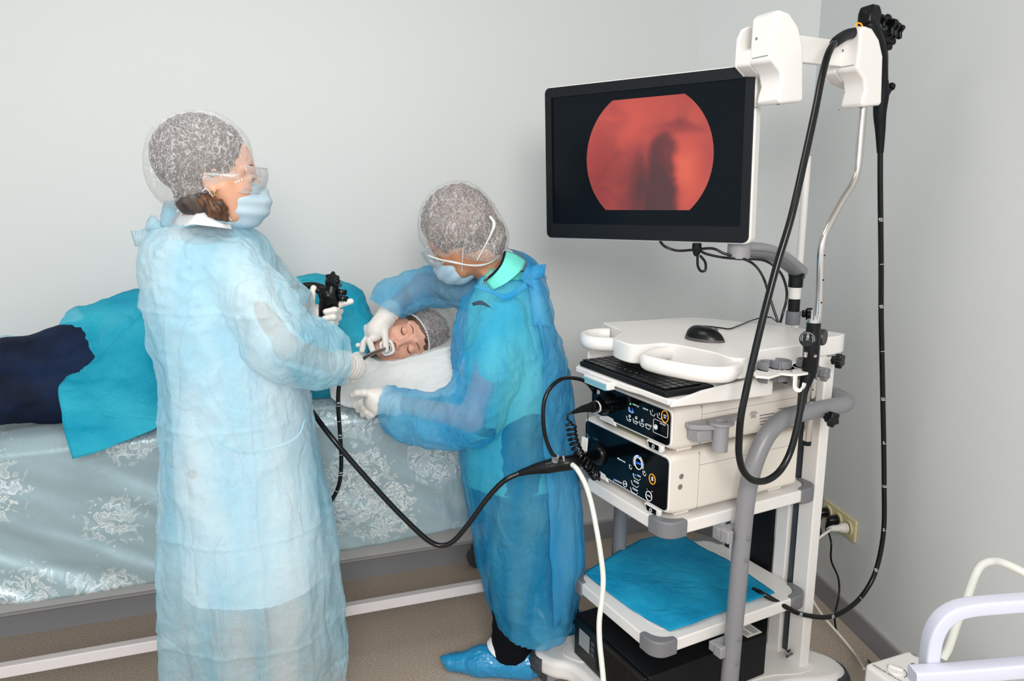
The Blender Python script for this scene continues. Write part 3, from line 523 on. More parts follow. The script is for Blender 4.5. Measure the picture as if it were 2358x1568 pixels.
for (a, b, r, h_) in ((2030, 50, .016, .012), (2042, 62, .027, .012), (2052, 68, .024, .012), (2063, 72, .022, .01)):
    c = CYW(a, b, yv - .0); po = [(r * (1 + .18 * math.cos(5 * R(t))) * math.cos(R(t)), r * (1 + .18 * math.cos(5 * R(t))) * math.sin(R(t))) for t in range(0, 360, 9)]
    ob('control_dial', MB().prism(po, -h_ / 2, h_ / 2, frame(c, np.array([0, 0, 1.]), np.cross(CD, (0, 0, 1)))), M['black'], s2, bevel=.003, world=True)
ob('dial_axle', MB().tube([CYW(2015, 58, yv), CYW(2068, 76, yv)], .008, 14), M['dgrey'], s2, world=True)
vl = MB()
for a, b in ((2036, 92), (2050, 96), (2042, 108)): vl.lathe([(.009, -.01), (.009, .008), (.007, .012), (.004, .013)], CYW(a, b, yv - .012), CD * .7 - CF * .5, 14)
obs('valve', vl, M['black'], s2, world=True)
ob('yellow_ring', MB().tube([CYW(1978, 60, yv) + .012 * (math.cos(R(t)) * np.array([0, 0, 1.]) * .6 + math.sin(R(t)) * CD) for t in range(0, 360, 24)], .002, 8, closed=True), M['orange'], s2, world=True)
cone = [(2034, 185), (2030, 215), (2026, 260), (2027, 300), (2027, 352)]
ob('lower_grip', MB().tube([CYW(a, b, yv) for a, b in cone], [.013, .019, .0165, .013, .0085], 20, smooth=5), M['blackm'], s2, world=True)
bp_ = ob('biopsy_port', MB().tube([CYW(2030, 232, yv), CYW(2047, 206, yv)], [.011, .008], 14), M['blackm'], s2, world=True)
ob('port_cap', MB().lathe([(.009, 0), (.011, .004), (.009, .012), (.005, .015)], CYW(2050, 203, yv), CYW(2053, 196, yv) - CYW(2046, 206, yv), 14), M['black'], bp_, world=True)
ip = [(2027, 345, .01), (2027, 430, .01), (2028, 520, .01), (2029, 620, .01), (2029, 720, .01), (2031, 820, .01), (2033, 920, .01), (2035, 1020, .01), (2036, 1120, .01), (2035, 1220, .01), (2021, 1300, .01), (2000, 1350, .01), (1965, 1392, .01), (1912, 1420, .01), (1845, 1414, .01), (1800, 1392, .03)]
ipw = [CYW(a, b, v) for a, b, v in ip] + [C0 + CD * q[0] + CF * q[1] + np.array([0, 0, q[2]]) for q in (CZ(1758, 1368, .388), CZ(1735, 1357, .385))]
ipw = cr_path(ipw, 8)
ob('insertion_tube', MB().tube(ipw, .0073, 14), M['rubber'], s2, world=True)
mk = MB()
for a, b, t in ((2026, 507, '60'), (2027, 610, '-'), (2028, 712, '40'), (2029, 813, '-'), (2031, 916, '20'), (2033, 1018, '0'), (2034, 1120, '1M'), (2034, 1220, '0'), (2019, 1313, '80'), (1982, 1385, '-'), (1912, 1421, '60'), (1841, 1412, '50')):
    c = CYW(a, b, .01); i = min(range(len(ipw)), key=lambda k: np.linalg.norm(ipw[k] - c)); c = ipw[i]; tn = nrm(ipw[min(i + 1, len(ipw) - 1)] - ipw[i - 1]); vw = nrm(CAM - c); vw = nrm(vw - tn * (vw @ tn)); sd_ = np.cross(tn, vw)
    mk.tube([c + (vw * math.cos(q) + sd_ * math.sin(q)) * .0075 for q in np.linspace(-1.3, .4, 8)], .0007, 5)
    if t != '-': merge_text(mk, t, .0105, frame(c + vw * .0078 - tn * .006, -sd_, tn))
ob('depth_marks', mk, M['inkp'], s2, world=True, smooth=0)
uc = [(1966, 78, -.0), (1945, 82, -.03), (1925, 96, -.06), (1908, 122, -.08), (1893, 175, -.09), (1876, 260, -.10), (1852, 370, -.11), (1822, 500, -.12), (1789, 610, -.12), (1760, 720, -.12), (1736, 820, -.12), (1718, 900, -.12), (1706, 960, -.12), (1702, 1010, -.12), (1702, 1050, -.12), (1712, 1085, -.12), (1735, 1106, -.12), (1765, 1106, -.12), (1795, 1085, -.12), (1818, 1045, -.12), (1834, 990, -.12), (1845, 930, -.115), (1852, 880, -.11)]
ob('universal_cord', MB().tube([CYW(a, b, v) for a, b, v in uc], .0085, 16, smooth=6), M['rubber'], s2, world=True)
ob('cord_boot', MB().tube([CYW(a, b, v) for a, b, v in ((1968, 76, 0), (1950, 80, -.02), (1930, 92, -.05), (1921, 100, -.062))], [.013, .013, .0125, .011], 16, smooth=5), M['blackm'], s2, world=True)
v = -.105
ob('connector_boot', MB().tube([CYW(a, b, v) for a, b in ((1843, 945), (1850, 900), (1860, 865), (1866, 850))], [.009, .012, .0165, .0175], 18, smooth=4), M['blackm'], s2, world=True)
cn = ob('connector', MB().tube([CYW(a, b, v) for a, b in ((1864, 856), (1867, 820), (1869, 790), (1872, 770), (1874, 742))], [.0185, .0195, .020, .0175, .0172], 22), M['black'], s2, world=True, bevel=.001)
cc = CYW(1860, 781, v - .024); dn = nrm(CAM - cc + XR * -.2); 
ob('connector_disc', MB().lathe([(.016, -.02), (.0195, -.004), (.0195, .003), (.0175, .005)], cc, dn, 30), M['black'], cn, world=True)
Th_ = frame(cc + dn * .0054, nrm(np.cross(dn, (0, 0, 1))) * -1, (0, 0, 1)); du = nrm(np.cross((0, 0, 1), dn)); Th_ = frame(cc + dn * .0052, (0, 0, -1), du)
b = MB(); merge_text(b, 'HELIOS', .0085, Th_); b.tube([Th_((.0165 * math.cos(R(t)), .0165 * math.sin(R(t)), .0003)) for t in range(0, 360, 15)], .0004, 5, closed=True)
for s_ in (1, -1): b.tube([Th_((.0125 * math.cos(R(t)), .0125 * math.sin(R(t)) * s_, .0003)) for t in (range(20, 130, 12) if s_ > 0 else range(200 - 360 + 180, 130, 12))], .0006, 5)
ob('disc_lettering', b, M['inkp'], cn, world=True, smooth=0)
ob('gauge_disc', MB().lathe([(.017, -.012), (.021, -.004), (.021, .008), (.019, .011)], CYW(1890, 776, v + .022), nrm((.75, -.65, 0)), 28), mat('gauge', '2a2b2d', .35), cn, world=True)
sc_ = MB()
for a, b_ in ((1855, 820), (1856, 814), (1877, 820)): sc_.lathe([(.004, -.004), (.0045, .001), (.002, .004)], CYW(a, b_, v - .019), -CF - CD * .3, 12)
obs('contact_screw', sc_, M['chrome'], cn, world=True)
ob('collar', MB().tube([CYW(1874, 745, v), CYW(1875, 736, v)], .0165, 20), M['chrome'], cn, world=True)
pn = MB()
for a, b_, h_ in ((1869, 735, 22), (1884, 735, 10), (1876, 735, 8)): pn.tube([CYW(a, b_ + 4, v), CYW(a + 1, b_ - h_, v)], [.003, .0018], 10)
obs('pin', pn, M['chrome'], cn, world=True)
# ------------------------------------------------------------------ wall sockets and plugs
rn = np.array([RD[1], -RD[0], 0]); rn = rn if rn[0] < 0 else -rn      # right wall normal into the room
S0 = onp(1904, 1150, K2, rn); su = nrm(RD)
sp_ = empty('wall_socket', tuple(S0 + su * .1 - np.array([0, 0, .035]))); tag(sp_, 'cream triple wall socket above the skirting on the right wall', 'wall socket')
Ts = lambda q: S0 + su * q[0] + np.array([0, 0, q[1]]) + rn * q[2]
ob('plate', MB().prism(rrect(-.005, .205, -.078, .004, .006), 0, .009, Ts), M['sock'], sp_, world=True, bevel=.003)
for k in range(3):
    o = ob('socket', MB().lathe([(.027, 0), (.027, .006), (.024, .0065), (.021, .001)], Ts((.032 + .066 * k, -.037, .009)), rn, 28), M['sock'], sp_, world=True)
def plug(k, m, label, path, rr=.0035, droop=1):
    c = Ts((.032 + .066 * k, -.037, .0165)); e = empty('power_plug', tuple(c)); tag(e, label, 'plug')
    ob('body', MB().tube([c, c + rn * .022, c + rn * .034], [.019, .0165, .009], 16), m, e, world=True, bevel=.001)
    ob('neck', MB().tube([c + rn * .022, c + rn * .03 + np.array([0, 0, -.028]), c + rn * .03 + np.array([0, 0, -.048])] if droop else [c + rn * .03, c + rn * .06, c + rn * .075 + np.array([0, 0, -.004])], [.0125, .010, .0055], 12, smooth=3), m, e, world=True)
    st = c + rn * .03 + np.array([0, 0, -.04]) if droop else c + rn * .07
    ob('cord', MB().tube([st] + [Y(a, b, d) for a, b, d in path], rr, 10, smooth=6), M['rubber'] if m is M['black'] else m, e, world=True)
plug(0, M['black'], 'black plug in the first socket of the cream plate', [(1889, 1232, 2.52), (1858, 1268, 2.4), (1852, 1300, 2.38), (1864, 1345, 2.34), (1864, 1378, 2.3), (1848, 1396, 2.28), (1835, 1405, 2.25)])
plug(1, M['black'], 'black plug in the middle socket of the cream plate', [(1914, 1250, 2.5), (1914, 1290, 2.5), (1930, 1330, 2.48), (1932, 1370, 2.46), (1922, 1425, 2.42), (1935, 1480, 2.40), (1960, 1502, 2.37), (1990, 1510, 2.33), (2003, 1525, 2.2)])
plug(2, mat('white_plug', 'e3dfd6', .45), 'white plug in the last socket of the cream plate', [(1912, 1220, 2.44), (1880, 1245, 2.42), (1861, 1285, 2.40), (1857, 1330, 2.38), (1870, 1378, 2.36), (1895, 1418, 2.34), (1940, 1470, 2.3), (1970, 1508, 2.25), (1990, 1540, 2.1)], .0045, 0)
# loose leads behind the cart
for nm, l, p_, r_ in (('mains_lead', 'black mains lead curling out behind the lowest cart column', [(1815, 1500, 2.05), (1835, 1485, 2.15), (1850, 1470, 2.2), (1858, 1466, 2.2), (1853, 1478, 2.2), (1838, 1484, 2.18), (1822, 1470, 2.15), (1826, 1450, 2.2), (1838, 1484, 2.2), (1830, 1500, 2.1), (1812, 1512, 2.0)], .0042),
                      ('thin_lead', 'thin black lead hanging behind the grey tube handle', [(1856, 880, 2.2), (1873, 960, 2.2), (1876, 1005, 2.2), (1872, 1030, 2.2), (1850, 1045, 2.16), (1832, 1053, 2.12)], .004),
                      ('thin_lead', 'thin black lead dangling beneath the upper shelf behind the grey tube', [(1700, 1195, 1.98), (1702, 1230, 1.98), (1704, 1252, 1.98), (1712, 1270, 1.99)], .0025),
                      ('mains_lead', 'black lead passing behind the right edge of the middle shelf', [(1846, 1415, 2.25), (1842, 1428, 2.2), (1830, 1436, 2.15), (1815, 1438, 2.1)], .004)):
    tag(ob(nm, MB().tube([Y(a, b, d) for a, b, d in p_], r_, 8, smooth=5), M['rubber']), l, 'cable')
# ------------------------------------------------------------------ white medical device and its rail, lower right
dz = .30
dv = empty('suction_pump', (0, 0, 0)); tag(dv, 'white suction pump with pressure dial at the lower right corner', 'suction pump')
d0 = ZP(1990, 1528, dz); d1 = ZP(2108, 1492, dz); dx = nrm(d1 - d0); d2 = ZP(2215, 1545, dz); dy = nrm(np.array([dx[1], -dx[0], 0])); dv.location = tuple(d0 * [1, 1, 0])
Td = lambda q: d0 + dx * q[0] + dy * q[1] + np.array([0, 0, q[2]])
ob('case', MB().prism(rrect(0, .165, 0, .26, .014), -.26, 0, Td), M['white'], dv, world=True, bevel=.009, seg=4)
ob('case_base', MB().prism(rrect(.01, .155, .01, .25, .014), -.295, -.262, Td), M['greyl'], dv, world=True, bevel=.004)
k1 = loc  # noqa
def onD(a, b): q = ZP(a, b, dz) - d0; return q @ dx, q @ dy
a, b = onD(2062, 1546); kn = ob('dial', MB().lathe([(.021, 0), (.021, .004), (.019, .006)], Td((a, b, 0)), (0, 0, 1), 28), M['white'], dv, world=True, bevel=.001)
ob('dial_grip', MB().box(-.018, .018, -.0045, .0045, .006, .014, lambda q: Td((a + q[0] * .5 - q[1] * .85, b + q[0] * .85 + q[1] * .5, q[2]))), M['white'], kn, world=True, bevel=.002)
ob('dial_scale', MB().tube([Td((a + .027 * math.cos(R(t)), b + .027 * math.sin(R(t)), .0003)) for t in range(-60, 100, 10)], .001, 6), M['dgrey'], dv, world=True)
b = MB(); p = onD(2010, 1531); q = onD(2060, 1560); ang = math.atan2(q[1] - p[1], q[0] - p[0])
merge_text(b, 'PRESSURE REGULATOR', .0088, frame(Td((p[0], p[1], .0004)), dx * math.cos(ang) + dy * math.sin(ang), dx * math.sin(ang) - dy * math.cos(ang)), 'LEFT'); p = onD(2150, 1530)
for s_, (a_, b_), z in (('VD', (2104, 1508), .012), ('CD', (2157, 1521), .009), ('AV', (2158, 1540), .014)): p = onD(a_, b_); merge_text(b, s_, z, frame(Td((p[0], p[1], .0004)), dx * math.cos(ang) + dy * math.sin(ang), dx * math.sin(ang) - dy * math.cos(ang)))
ob('case_lettering', b, M['dgrey'], dv, world=True, smooth=0)
p = onD(2103, 1532); ob('indicator_light', MB().lathe([(.007, 0), (.006, .003), (.002, .006)], Td((p[0], p[1], 0)), (0, 0, 1), 18), mat('indicator', '4a7f92', .15), dv, world=True)
# the hose arching behind it
tag(ob('white_hose', MB().tube([Y(2172, 1515, 1.45), Y(2185, 1490, 1.45), Y(2205, 1430, 1.45), Y(2225, 1380, 1.45), Y(2245, 1325, 1.45), Y(2262, 1300, 1.45), Y(2290, 1292, 1.44), Y(2320, 1300, 1.42), Y(2365, 1322, 1.40), Y(2420, 1350, 1.4)], .0085, 16, smooth=6), M['hose']), 'thick white hose arching up behind the white tubular frame', 'hose')
# white square tube rail frame, close to the camera
rf = empty('tube_frame', (0, 0, 0)); tag(rf, 'white lacquered tubular frame in the lower right foreground', 'frame')
rY = .82; rf.location = tuple(Y(2250, 1568, rY) * [1, 1, 0])
def sqtube(nm, pts, r): ob(nm, MB().tube(pts, r, 4, smooth=0), M['lilac'], rf, bevel=.003, world=True, smooth=30, seg=3)
arc = [(2138, 1620), (2138, 1560), (2142, 1500), (2150, 1460), (2168, 1428), (2196, 1408), (2230, 1398), (2290, 1392), (2400, 1384), (2600, 1370)]
def sect(pts, w, h):
    rows = []; P = cr_path(pts, 6); L = len(P)
    for i in range(L):
        t = nrm(P[min(i + 1, L - 1)] - P[max(i - 1, 0)]); yv_ = nrm(np.array([0, 1., 0]) - t * t[1]); nv = np.cross(t, yv_)
        rows.append([P[i] + nv * a_ * w + yv_ * b_ * h for a_, b_ in rrect(-1, 1, -1, 1, .3, 3)])
    m = MB(); m.grid(rows, True); n = len(rows[0]); m.f += [tuple(range(n)), tuple(range((L - 1) * n, L * n))[::-1]]; return m
ob('rail', sect([Y(a_, b_, rY) for a_, b_ in arc], .0085, .0105), M['lilac'], rf, world=True)
ob('lower_bar', sect([Y(2100, 1556, rY - .02), Y(2200, 1550, rY - .02), Y(2400, 1532, rY - .02), Y(2600, 1515, rY - .02)], .0095, .0105), M['lilac'], rf, world=True)
l0 = Y(2125, 1570, rY)
for x_, y_ in ((.0, 0), (.62, .06)): ob('leg', MB().tube([(l0[0] + x_, l0[1] + y_, .0), (l0[0] + x_, l0[1] + y_, l0[2])], .011, 12), M['lilac'], rf, world=True)
# ------------------------------------------------------------------ blue drape folded on the middle shelf
# ------------------------------------------------------------------ smooth organic shapes: distance fields turned into one continuous mesh
rs = np.random.RandomState(7); PERM = rs.permutation(256); PERM = np.concatenate([PERM] * 3); GR = rs.normal(size=(256, 3)); GR /= np.linalg.norm(GR, axis=1)[:, None]
def perlin(P):
    P = np.asarray(P, float); I = np.floor(P).astype(int); Fq = P - I; U_ = Fq * Fq * Fq * (Fq * (Fq * 6 - 15) + 10); I &= 255; out = 0
    for dx_ in (0, 1):
        for dy_ in (0, 1):
            for dz_ in (0, 1):
                g = GR[PERM[PERM[PERM[(I[:, 0] + dx_) & 255] + ((I[:, 1] + dy_) & 255)] + ((I[:, 2] + dz_) & 255)]]
                d = Fq - (dx_, dy_, dz_); w_ = np.where(dx_, U_[:, 0], 1 - U_[:, 0]) * np.where(dy_, U_[:, 1], 1 - U_[:, 1]) * np.where(dz_, U_[:, 2], 1 - U_[:, 2]); out = out + w_ * (g * d).sum(1)
    return out
def fbm(P, o=3): return sum(perlin(P * 2 ** i + i * 17.3) / 2 ** i for i in range(o))
def ridge(P, o=3): return sum((.5 - np.abs(perlin(P * 2 ** i + i * 9.1))) / 2 ** i for i in range(o)) - .6
def edge_loop(c, r, Bm, pp, pn, n=72, a0=0, a1=360, off=.001):
    pn = nrm(pn); c = np.array(c, float); o = c - pn * ((c - pp) @ pn); u = nrm(Bm[:, 0] - pn * (Bm[:, 0] @ pn)); w = np.cross(pn, u); out = []
    for t in np.linspace(a0, a1, n, endpoint=a1 - a0 < 360):
        d = u * math.cos(R(t)) + w * math.sin(R(t)); lo_, hi_ = 0, .3
        for _ in range(30):
            m_ = (lo_ + hi_) / 2; q = (o + d * m_ - c) @ Bm
            if (q * q / np.array(r) ** 2).sum() < 1: lo_ = m_
            else: hi_ = m_
        out.append(o + d * (lo_ + off))
    return out
def cone(a, b, ra, rb, k=.02, neg=False): return ('c', np.array(a, float), np.array(b, float), ra, rb, k, neg)
def chain(pts, rs_, k=.015): return [cone(pts[i], pts[i + 1], rs_[i], rs_[i + 1], k) for i in range(len(pts) - 1)]
def ell(c, r, k=.02, Rm=None, neg=False): return ('e', np.array(c, float), np.array([r] * 3 if np.isscalar(r) else r, float), Rm, 0, k, neg)
def stack(lv, k=.03, fold=None): lv = sorted(lv); return ('s', np.array(lv, float), fold, 0, 0, k, False)     # rows: z, cx, cy, rx, ry
def field(prims, P):
    D = np.full(len(P), 9.0)
    for ty, a, b, c, d, k, neg in prims:
        if ty == 'c':
            ba = b - a; L2 = ba @ ba + 1e-12; h = np.clip(((P - a) @ ba) / L2, 0, 1); q = np.linalg.norm(P - a - h[:, None] * ba, axis=1) - (c + (d - c) * h)
        elif ty == 'e':
            X_ = P - a
            if c is not None: X_ = X_ @ c
            k0 = np.linalg.norm(X_ / b, axis=1); k1 = np.linalg.norm(X_ / (b * b), axis=1); q = k0 * (k0 - 1) / (k1 + 1e-9)
        else:
            z = P[:, 2]; g = [np.interp(z, a[:, 0], a[:, i]) for i in range(1, 5)]; X_ = P[:, 0] - g[0]; Y_ = P[:, 1] - g[1]; s_ = 1.0
            if b is not None: s_ = 1 + b(np.arctan2(Y_, X_), z)
            rx_, ry_ = g[2] * s_, g[3] * s_; k0 = np.sqrt((X_ / rx_) ** 2 + (Y_ / ry_) ** 2); k1 = np.sqrt((X_ / rx_ ** 2) ** 2 + (Y_ / ry_ ** 2) ** 2); q = np.where(k0 < .05, -np.minimum(rx_, ry_), k0 * (k0 - 1) / (k1 + 1e-9))
            q = np.maximum(q, np.maximum(a[0, 0] - z, z - a[-1, 0]))
        if neg: h = np.maximum(k - np.abs(D + q), 0) / k; D = np.maximum(D, -q) + h * h * k * .25
        else: h = np.maximum(k - np.abs(D - q), 0) / k; D = np.minimum(D, q) - h * h * k * .25
    return D
def bounds(prims):
    lo = np.full(3, 9e9); hi = -lo
    for ty, a, b, c, d, k, neg in prims:
        if neg: continue
        if ty == 'c': l = np.minimum(a - c, b - d); u = np.maximum(a + c, b + d)
        elif ty == 'e': l = a - b.max(); u = a + b.max()
        else: l = np.array([(a[:, 1] - a[:, 3] * 1.2).min(), (a[:, 2] - a[:, 4] * 1.2).min(), a[0, 0]]); u = np.array([(a[:, 1] + a[:, 3] * 1.2).max(), (a[:, 2] + a[:, 4] * 1.2).max(), a[-1, 0]])
        lo = np.minimum(lo, l); hi = np.maximum(hi, u)
    return lo, hi
def surface(prims, h, disp=None, cut=None):
    lo, hi = bounds(prims); lo = lo - 3 * h - .004; n = np.ceil((hi + 3 * h + .004 - lo) / h).astype(int); B = 6; nb = -(-n // B); n = nb * B
    G = np.empty(tuple(n), np.float32)
    cs = np.stack(np.meshgrid(*[np.arange(q) for q in nb], indexing='ij'), -1).reshape(-1, 3); cen = lo + (cs * B + B / 2 - .5) * h; dc = field(prims, cen)
    Gb = G.reshape(nb[0], B, nb[1], B, nb[2], B); Gb[:] = dc.reshape(nb)[:, None, :, None, :, None]
    act = cs[np.abs(dc) < B * h * 1.9 + .012]; off = np.stack(np.meshgrid(*[np.arange(B)] * 3, indexing='ij'), -1).reshape(-1, 3)
    for i in range(0, len(act), 800):
        c_ = act[i:i + 800]; pts = (lo + ((c_[:, None, :] * B + off[None]) * h)).reshape(-1, 3); v = field(prims, pts).reshape(len(c_), B, B, B)
        Gb[c_[:, 0], :, c_[:, 1], :, c_[:, 2], :] = v
    S = G < 0; cnt = np.zeros(tuple(n - 1), np.int8)
    for dx_ in (0, 1):
        for dy_ in (0, 1):
            for dz_ in (0, 1): cnt += S[dx_:n[0] - 1 + dx_, dy_:n[1] - 1 + dy_, dz_:n[2] - 1 + dz_]
    act = np.argwhere((cnt > 0) & (cnt < 8)); idx = np.full(tuple(n - 1), -1, np.int32); idx[act[:, 0], act[:, 1], act[:, 2]] = np.arange(len(act))
    C8 = {}
    for dx_ in (0, 1):
        for dy_ in (0, 1):
            for dz_ in (0, 1): C8[dx_, dy_, dz_] = G[act[:, 0] + dx_, act[:, 1] + dy_, act[:, 2] + dz_].astype(float)
    acc = np.zeros((len(act), 3)); num = np.zeros(len(act))
    for ax in range(3):
        for u_ in (0, 1):
            for w_ in (0, 1):
                p0 = [0, 0, 0]; o2 = [q for q in range(3) if q != ax]; p0[o2[0]] = u_; p0[o2[1]] = w_; p1 = list(p0); p1[ax] = 1
                a = C8[tuple(p0)]; b = C8[tuple(p1)]; m = (a < 0) != (b < 0); t = np.where(m, a / np.where(m, a - b, 1), 0); pt = np.tile(np.array(p0, float), (len(act), 1)); pt[:, ax] = t; acc += pt * m[:, None]; num += m
    V_ = lo + (act + acc / num[:, None]) * h; quads = []
    for ax in range(3):
        o2 = [q for q in range(3) if q != ax]; sl0 = [slice(1, n[q] - 1) for q in range(3)]; sl1 = list(sl0); sl0[ax] = slice(0, n[ax] - 1); sl1[ax] = slice(1, n[ax])
        A = S[tuple(sl0)]; Bq = S[tuple(sl1)]; e = np.argwhere(A != Bq); flip = A[e[:, 0], e[:, 1], e[:, 2]]; g = e.copy(); 
        for q in o2: g[:, q] += 1
        def at_(du, dw): c_ = g.copy(); c_[:, o2[0]] -= du; c_[:, o2[1]] -= dw; return idx[c_[:, 0], c_[:, 1], c_[:, 2]]
        q4 = np.stack([at_(1, 1), at_(0, 1), at_(0, 0), at_(1, 0)], 1)
        if ax == 1: flip = ~flip
        q4 = np.where(flip[:, None], q4, q4[:, ::-1]); quads.append(q4)
    Fq = np.concatenate(quads); Fq = Fq[(Fq >= 0).all(1)]
    if disp is not None:
        e = 1e-3; N_ = np.stack([field(prims, V_ + np.eye(3)[i] * e) - field(prims, V_ - np.eye(3)[i] * e) for i in range(3)], 1); N_ /= np.linalg.norm(N_, axis=1)[:, None] + 1e-9
        V_ = V_ + N_ * disp(V_, N_)[:, None]
    if cut is not None: 
        cf = V_[Fq].mean(1); Fq = Fq[~cut(cf)]
    b = MB(); b.v = V_.tolist(); b.f = [tuple(q) for q in Fq.tolist()]; b.st = [(0, 0)]
    return b
def org(name, prims, h, m, parent, disp=None, cut=None, label=None, **kw): return ob(name, surface(prims, h, disp, cut), m, parent, world=True, smooth=180, label=label, **kw)
def sheet(name, rows, m, parent=None, n=7, amp=.0, sc_=18, solid=.0012, world=True, label=None, rid=False):    # rows of points, smoothed both ways
    rr = [cr_path(r, n) for r in rows]; cols = [cr_path([r[j] for r in rr], n) for j in range(len(rr[0]))]
    Gd = np.array(cols); sh = Gd.shape
    if amp:
        du = np.gradient(Gd, axis=0); dv = np.gradient(Gd, axis=1); N_ = np.cross(du, dv); N_ /= np.linalg.norm(N_, axis=2)[..., None] + 1e-9
        f = (ridge if rid else fbm)(Gd.reshape(-1, 3) * sc_).reshape(sh[:2]); Gd = Gd + N_ * f[..., None] * amp
    return ob(name, MB().grid([list(map(tuple, r)) for r in Gd]), m, parent, world=world and parent is not None, smooth=180, solid=solid, label=label)
# ------------------------------------------------------------------ cloth materials
def cloth(name, col, col2, alpha=.7, sc_=40, trans=.35, fib=1.0, rough=.75, stretch=(1, 1, .35), bump=.35, lo=.38, hi=.62):
    """thin nonwoven fabric: lets part of the light and of what lies behind through"""
    m = bpy.data.materials.new(name); m.use_nodes = True; nt = m.node_tree; nt.nodes.clear(); N = nt.nodes.new; L = nt.links.new
    out = N('ShaderNodeOutputMaterial'); tc = N('ShaderNodeTexCoord'); mp = N('ShaderNodeMapping'); mp.inputs['Scale'].default_value = stretch; L(tc.outputs['Object'], mp.inputs[0])
    n1 = N('ShaderNodeTexNoise'); n1.inputs['Scale'].default_value = sc_ * .16; n1.inputs['Detail'].default_value = 5; L(mp.outputs[0], n1.inputs['Vector'])
    n2 = N('ShaderNodeTexNoise'); n2.inputs['Scale'].default_value = sc_ * 7; n2.inputs['Detail'].default_value = 2; L(tc.outputs['Object'], n2.inputs['Vector'])
    n3 = N('ShaderNodeTexNoise'); n3.inputs['Scale'].default_value = sc_ * .2; n3.inputs['Detail'].default_value = 3; n3.inputs['Distortion'].default_value = .8; L(mp.outputs[0], n3.inputs['Vector'])
    cr = N('ShaderNodeValToRGB'); cr.color_ramp.elements[0].position = lo; cr.color_ramp.elements[1].position = hi; cr.color_ramp.elements[0].color = lin(col); cr.color_ramp.elements[1].color = lin(col2); L(n1.outputs['Fac'], cr.inputs[0])
    bp = N('ShaderNodeBump'); bp.inputs['Strength'].default_value = bump; bp.inputs['Distance'].default_value = .022; s0 = N('ShaderNodeMath'); s0.operation = 'SUBTRACT'; s0.inputs[1].default_value = .5; L(n3.outputs['Fac'], s0.inputs[0]); s1_ = N('ShaderNodeMath'); s1_.operation = 'ABSOLUTE'; L(s0.outputs[0], s1_.inputs[0]); s2_ = N('ShaderNodeMath'); s2_.operation = 'POWER'; s2_.inputs[1].default_value = .6; L(s1_.outputs[0], s2_.inputs[0]); L(s2_.outputs[0], bp.inputs['Height'])
    d = N('ShaderNodeBsdfPrincipled'); d.inputs['Roughness'].default_value = rough; d.inputs['Specular IOR Level'].default_value = .25; L(cr.outputs[0], d.inputs['Base Color']); L(bp.outputs[0], d.inputs['Normal'])
    t = N('ShaderNodeBsdfTranslucent'); L(cr.outputs[0], t.inputs[0]); L(bp.outputs[0], t.inputs['Normal'])
    mx = N('ShaderNodeMixShader'); mx.inputs[0].default_value = trans; L(d.outputs[0], mx.inputs[1]); L(t.outputs[0], mx.inputs[2])
    tr = N('ShaderNodeBsdfTransparent'); mr = N('ShaderNodeMapRange'); mr.inputs['From Min'].default_value = .3; mr.inputs['From Max'].default_value = .7; mr.inputs['To Min'].default_value = alpha - .22 * fib; mr.inputs['To Max'].default_value = min(1, alpha + .22 * fib); L(n2.outputs['Fac'], mr.inputs[0])
    m2 = N('ShaderNodeMixShader'); L(mr.outputs[0], m2.inputs[0]); L(tr.outputs[0], m2.inputs[1]); L(mx.outputs[0], m2.inputs[2]); L(m2.outputs[0], out.inputs[0]); return m
def netcap(name, dens=.5):
    """sheer white crimped net"""
    m = cloth(name, 'e9e8ea', 'f4f3f4', .3, 60, .3); nt = m.node_tree; N = nt.nodes.new; L = nt.links.new; tc = [n for n in nt.nodes if n.type == 'TEX_COORD'][0]
    def web(scale, dist, wdt, st):
        mp = N('ShaderNodeMapping'); mp.inputs['Scale'].default_value = st; L(tc.outputs['Object'], mp.inputs[0])
        n = N('ShaderNodeTexNoise'); n.inputs['Scale'].default_value = scale; n.inputs['Detail'].default_value = 2.5; n.inputs['Distortion'].default_value = dist; L(mp.outputs[0], n.inputs['Vector'])
        a = N('ShaderNodeMath'); a.operation = 'SUBTRACT'; a.inputs[1].default_value = .5; L(n.outputs['Fac'], a.inputs[0]); b = N('ShaderNodeMath'); b.operation = 'ABSOLUTE'; L(a.outputs[0], b.inputs[0])
        c = N('ShaderNodeMapRange'); c.inputs['From Min'].default_value = 0; c.inputs['From Max'].default_value = wdt; c.inputs['To Min'].default_value = 1; c.inputs['To Max'].default_value = 0; L(b.outputs[0], c.inputs[0]); return c.outputs[0]
    w1 = web(105, .8, .035, (1, 1, .7)); w2 = web(34, .9, .016, (1.4, 1.4, .4)); mx = N('ShaderNodeMath'); mx.operation = 'MAXIMUM'; L(w1, mx.inputs[0]); L(w2, mx.inputs[1])
    mr = N('ShaderNodeMapRange'); mr.inputs['To Min'].default_value = dens * .5; mr.inputs['To Max'].default_value = min(1, dens + .28); L(mx.outputs[0], mr.inputs[0])
    ms_ = [n for n in nt.nodes if n.type == 'MIX_SHADER'][-1]; L(mr.outputs[0], ms_.inputs[0]); return m
M['gown'] = cloth('pale_blue_gown_fabric', 'a4def4', 'd4eef8', .62, fib=.3, bump=.7); M['gown2'] = cloth('blue_gown_fabric', '1aa8e8', '6cc8f0', .56, trans=.3, fib=.25, bump=.6); M['gown3'] = cloth('teal_gown_fabric', '0a9fc0', '34b6d0', .88, trans=.15, fib=.4, bump=.6, stretch=(.5, 1, 1))
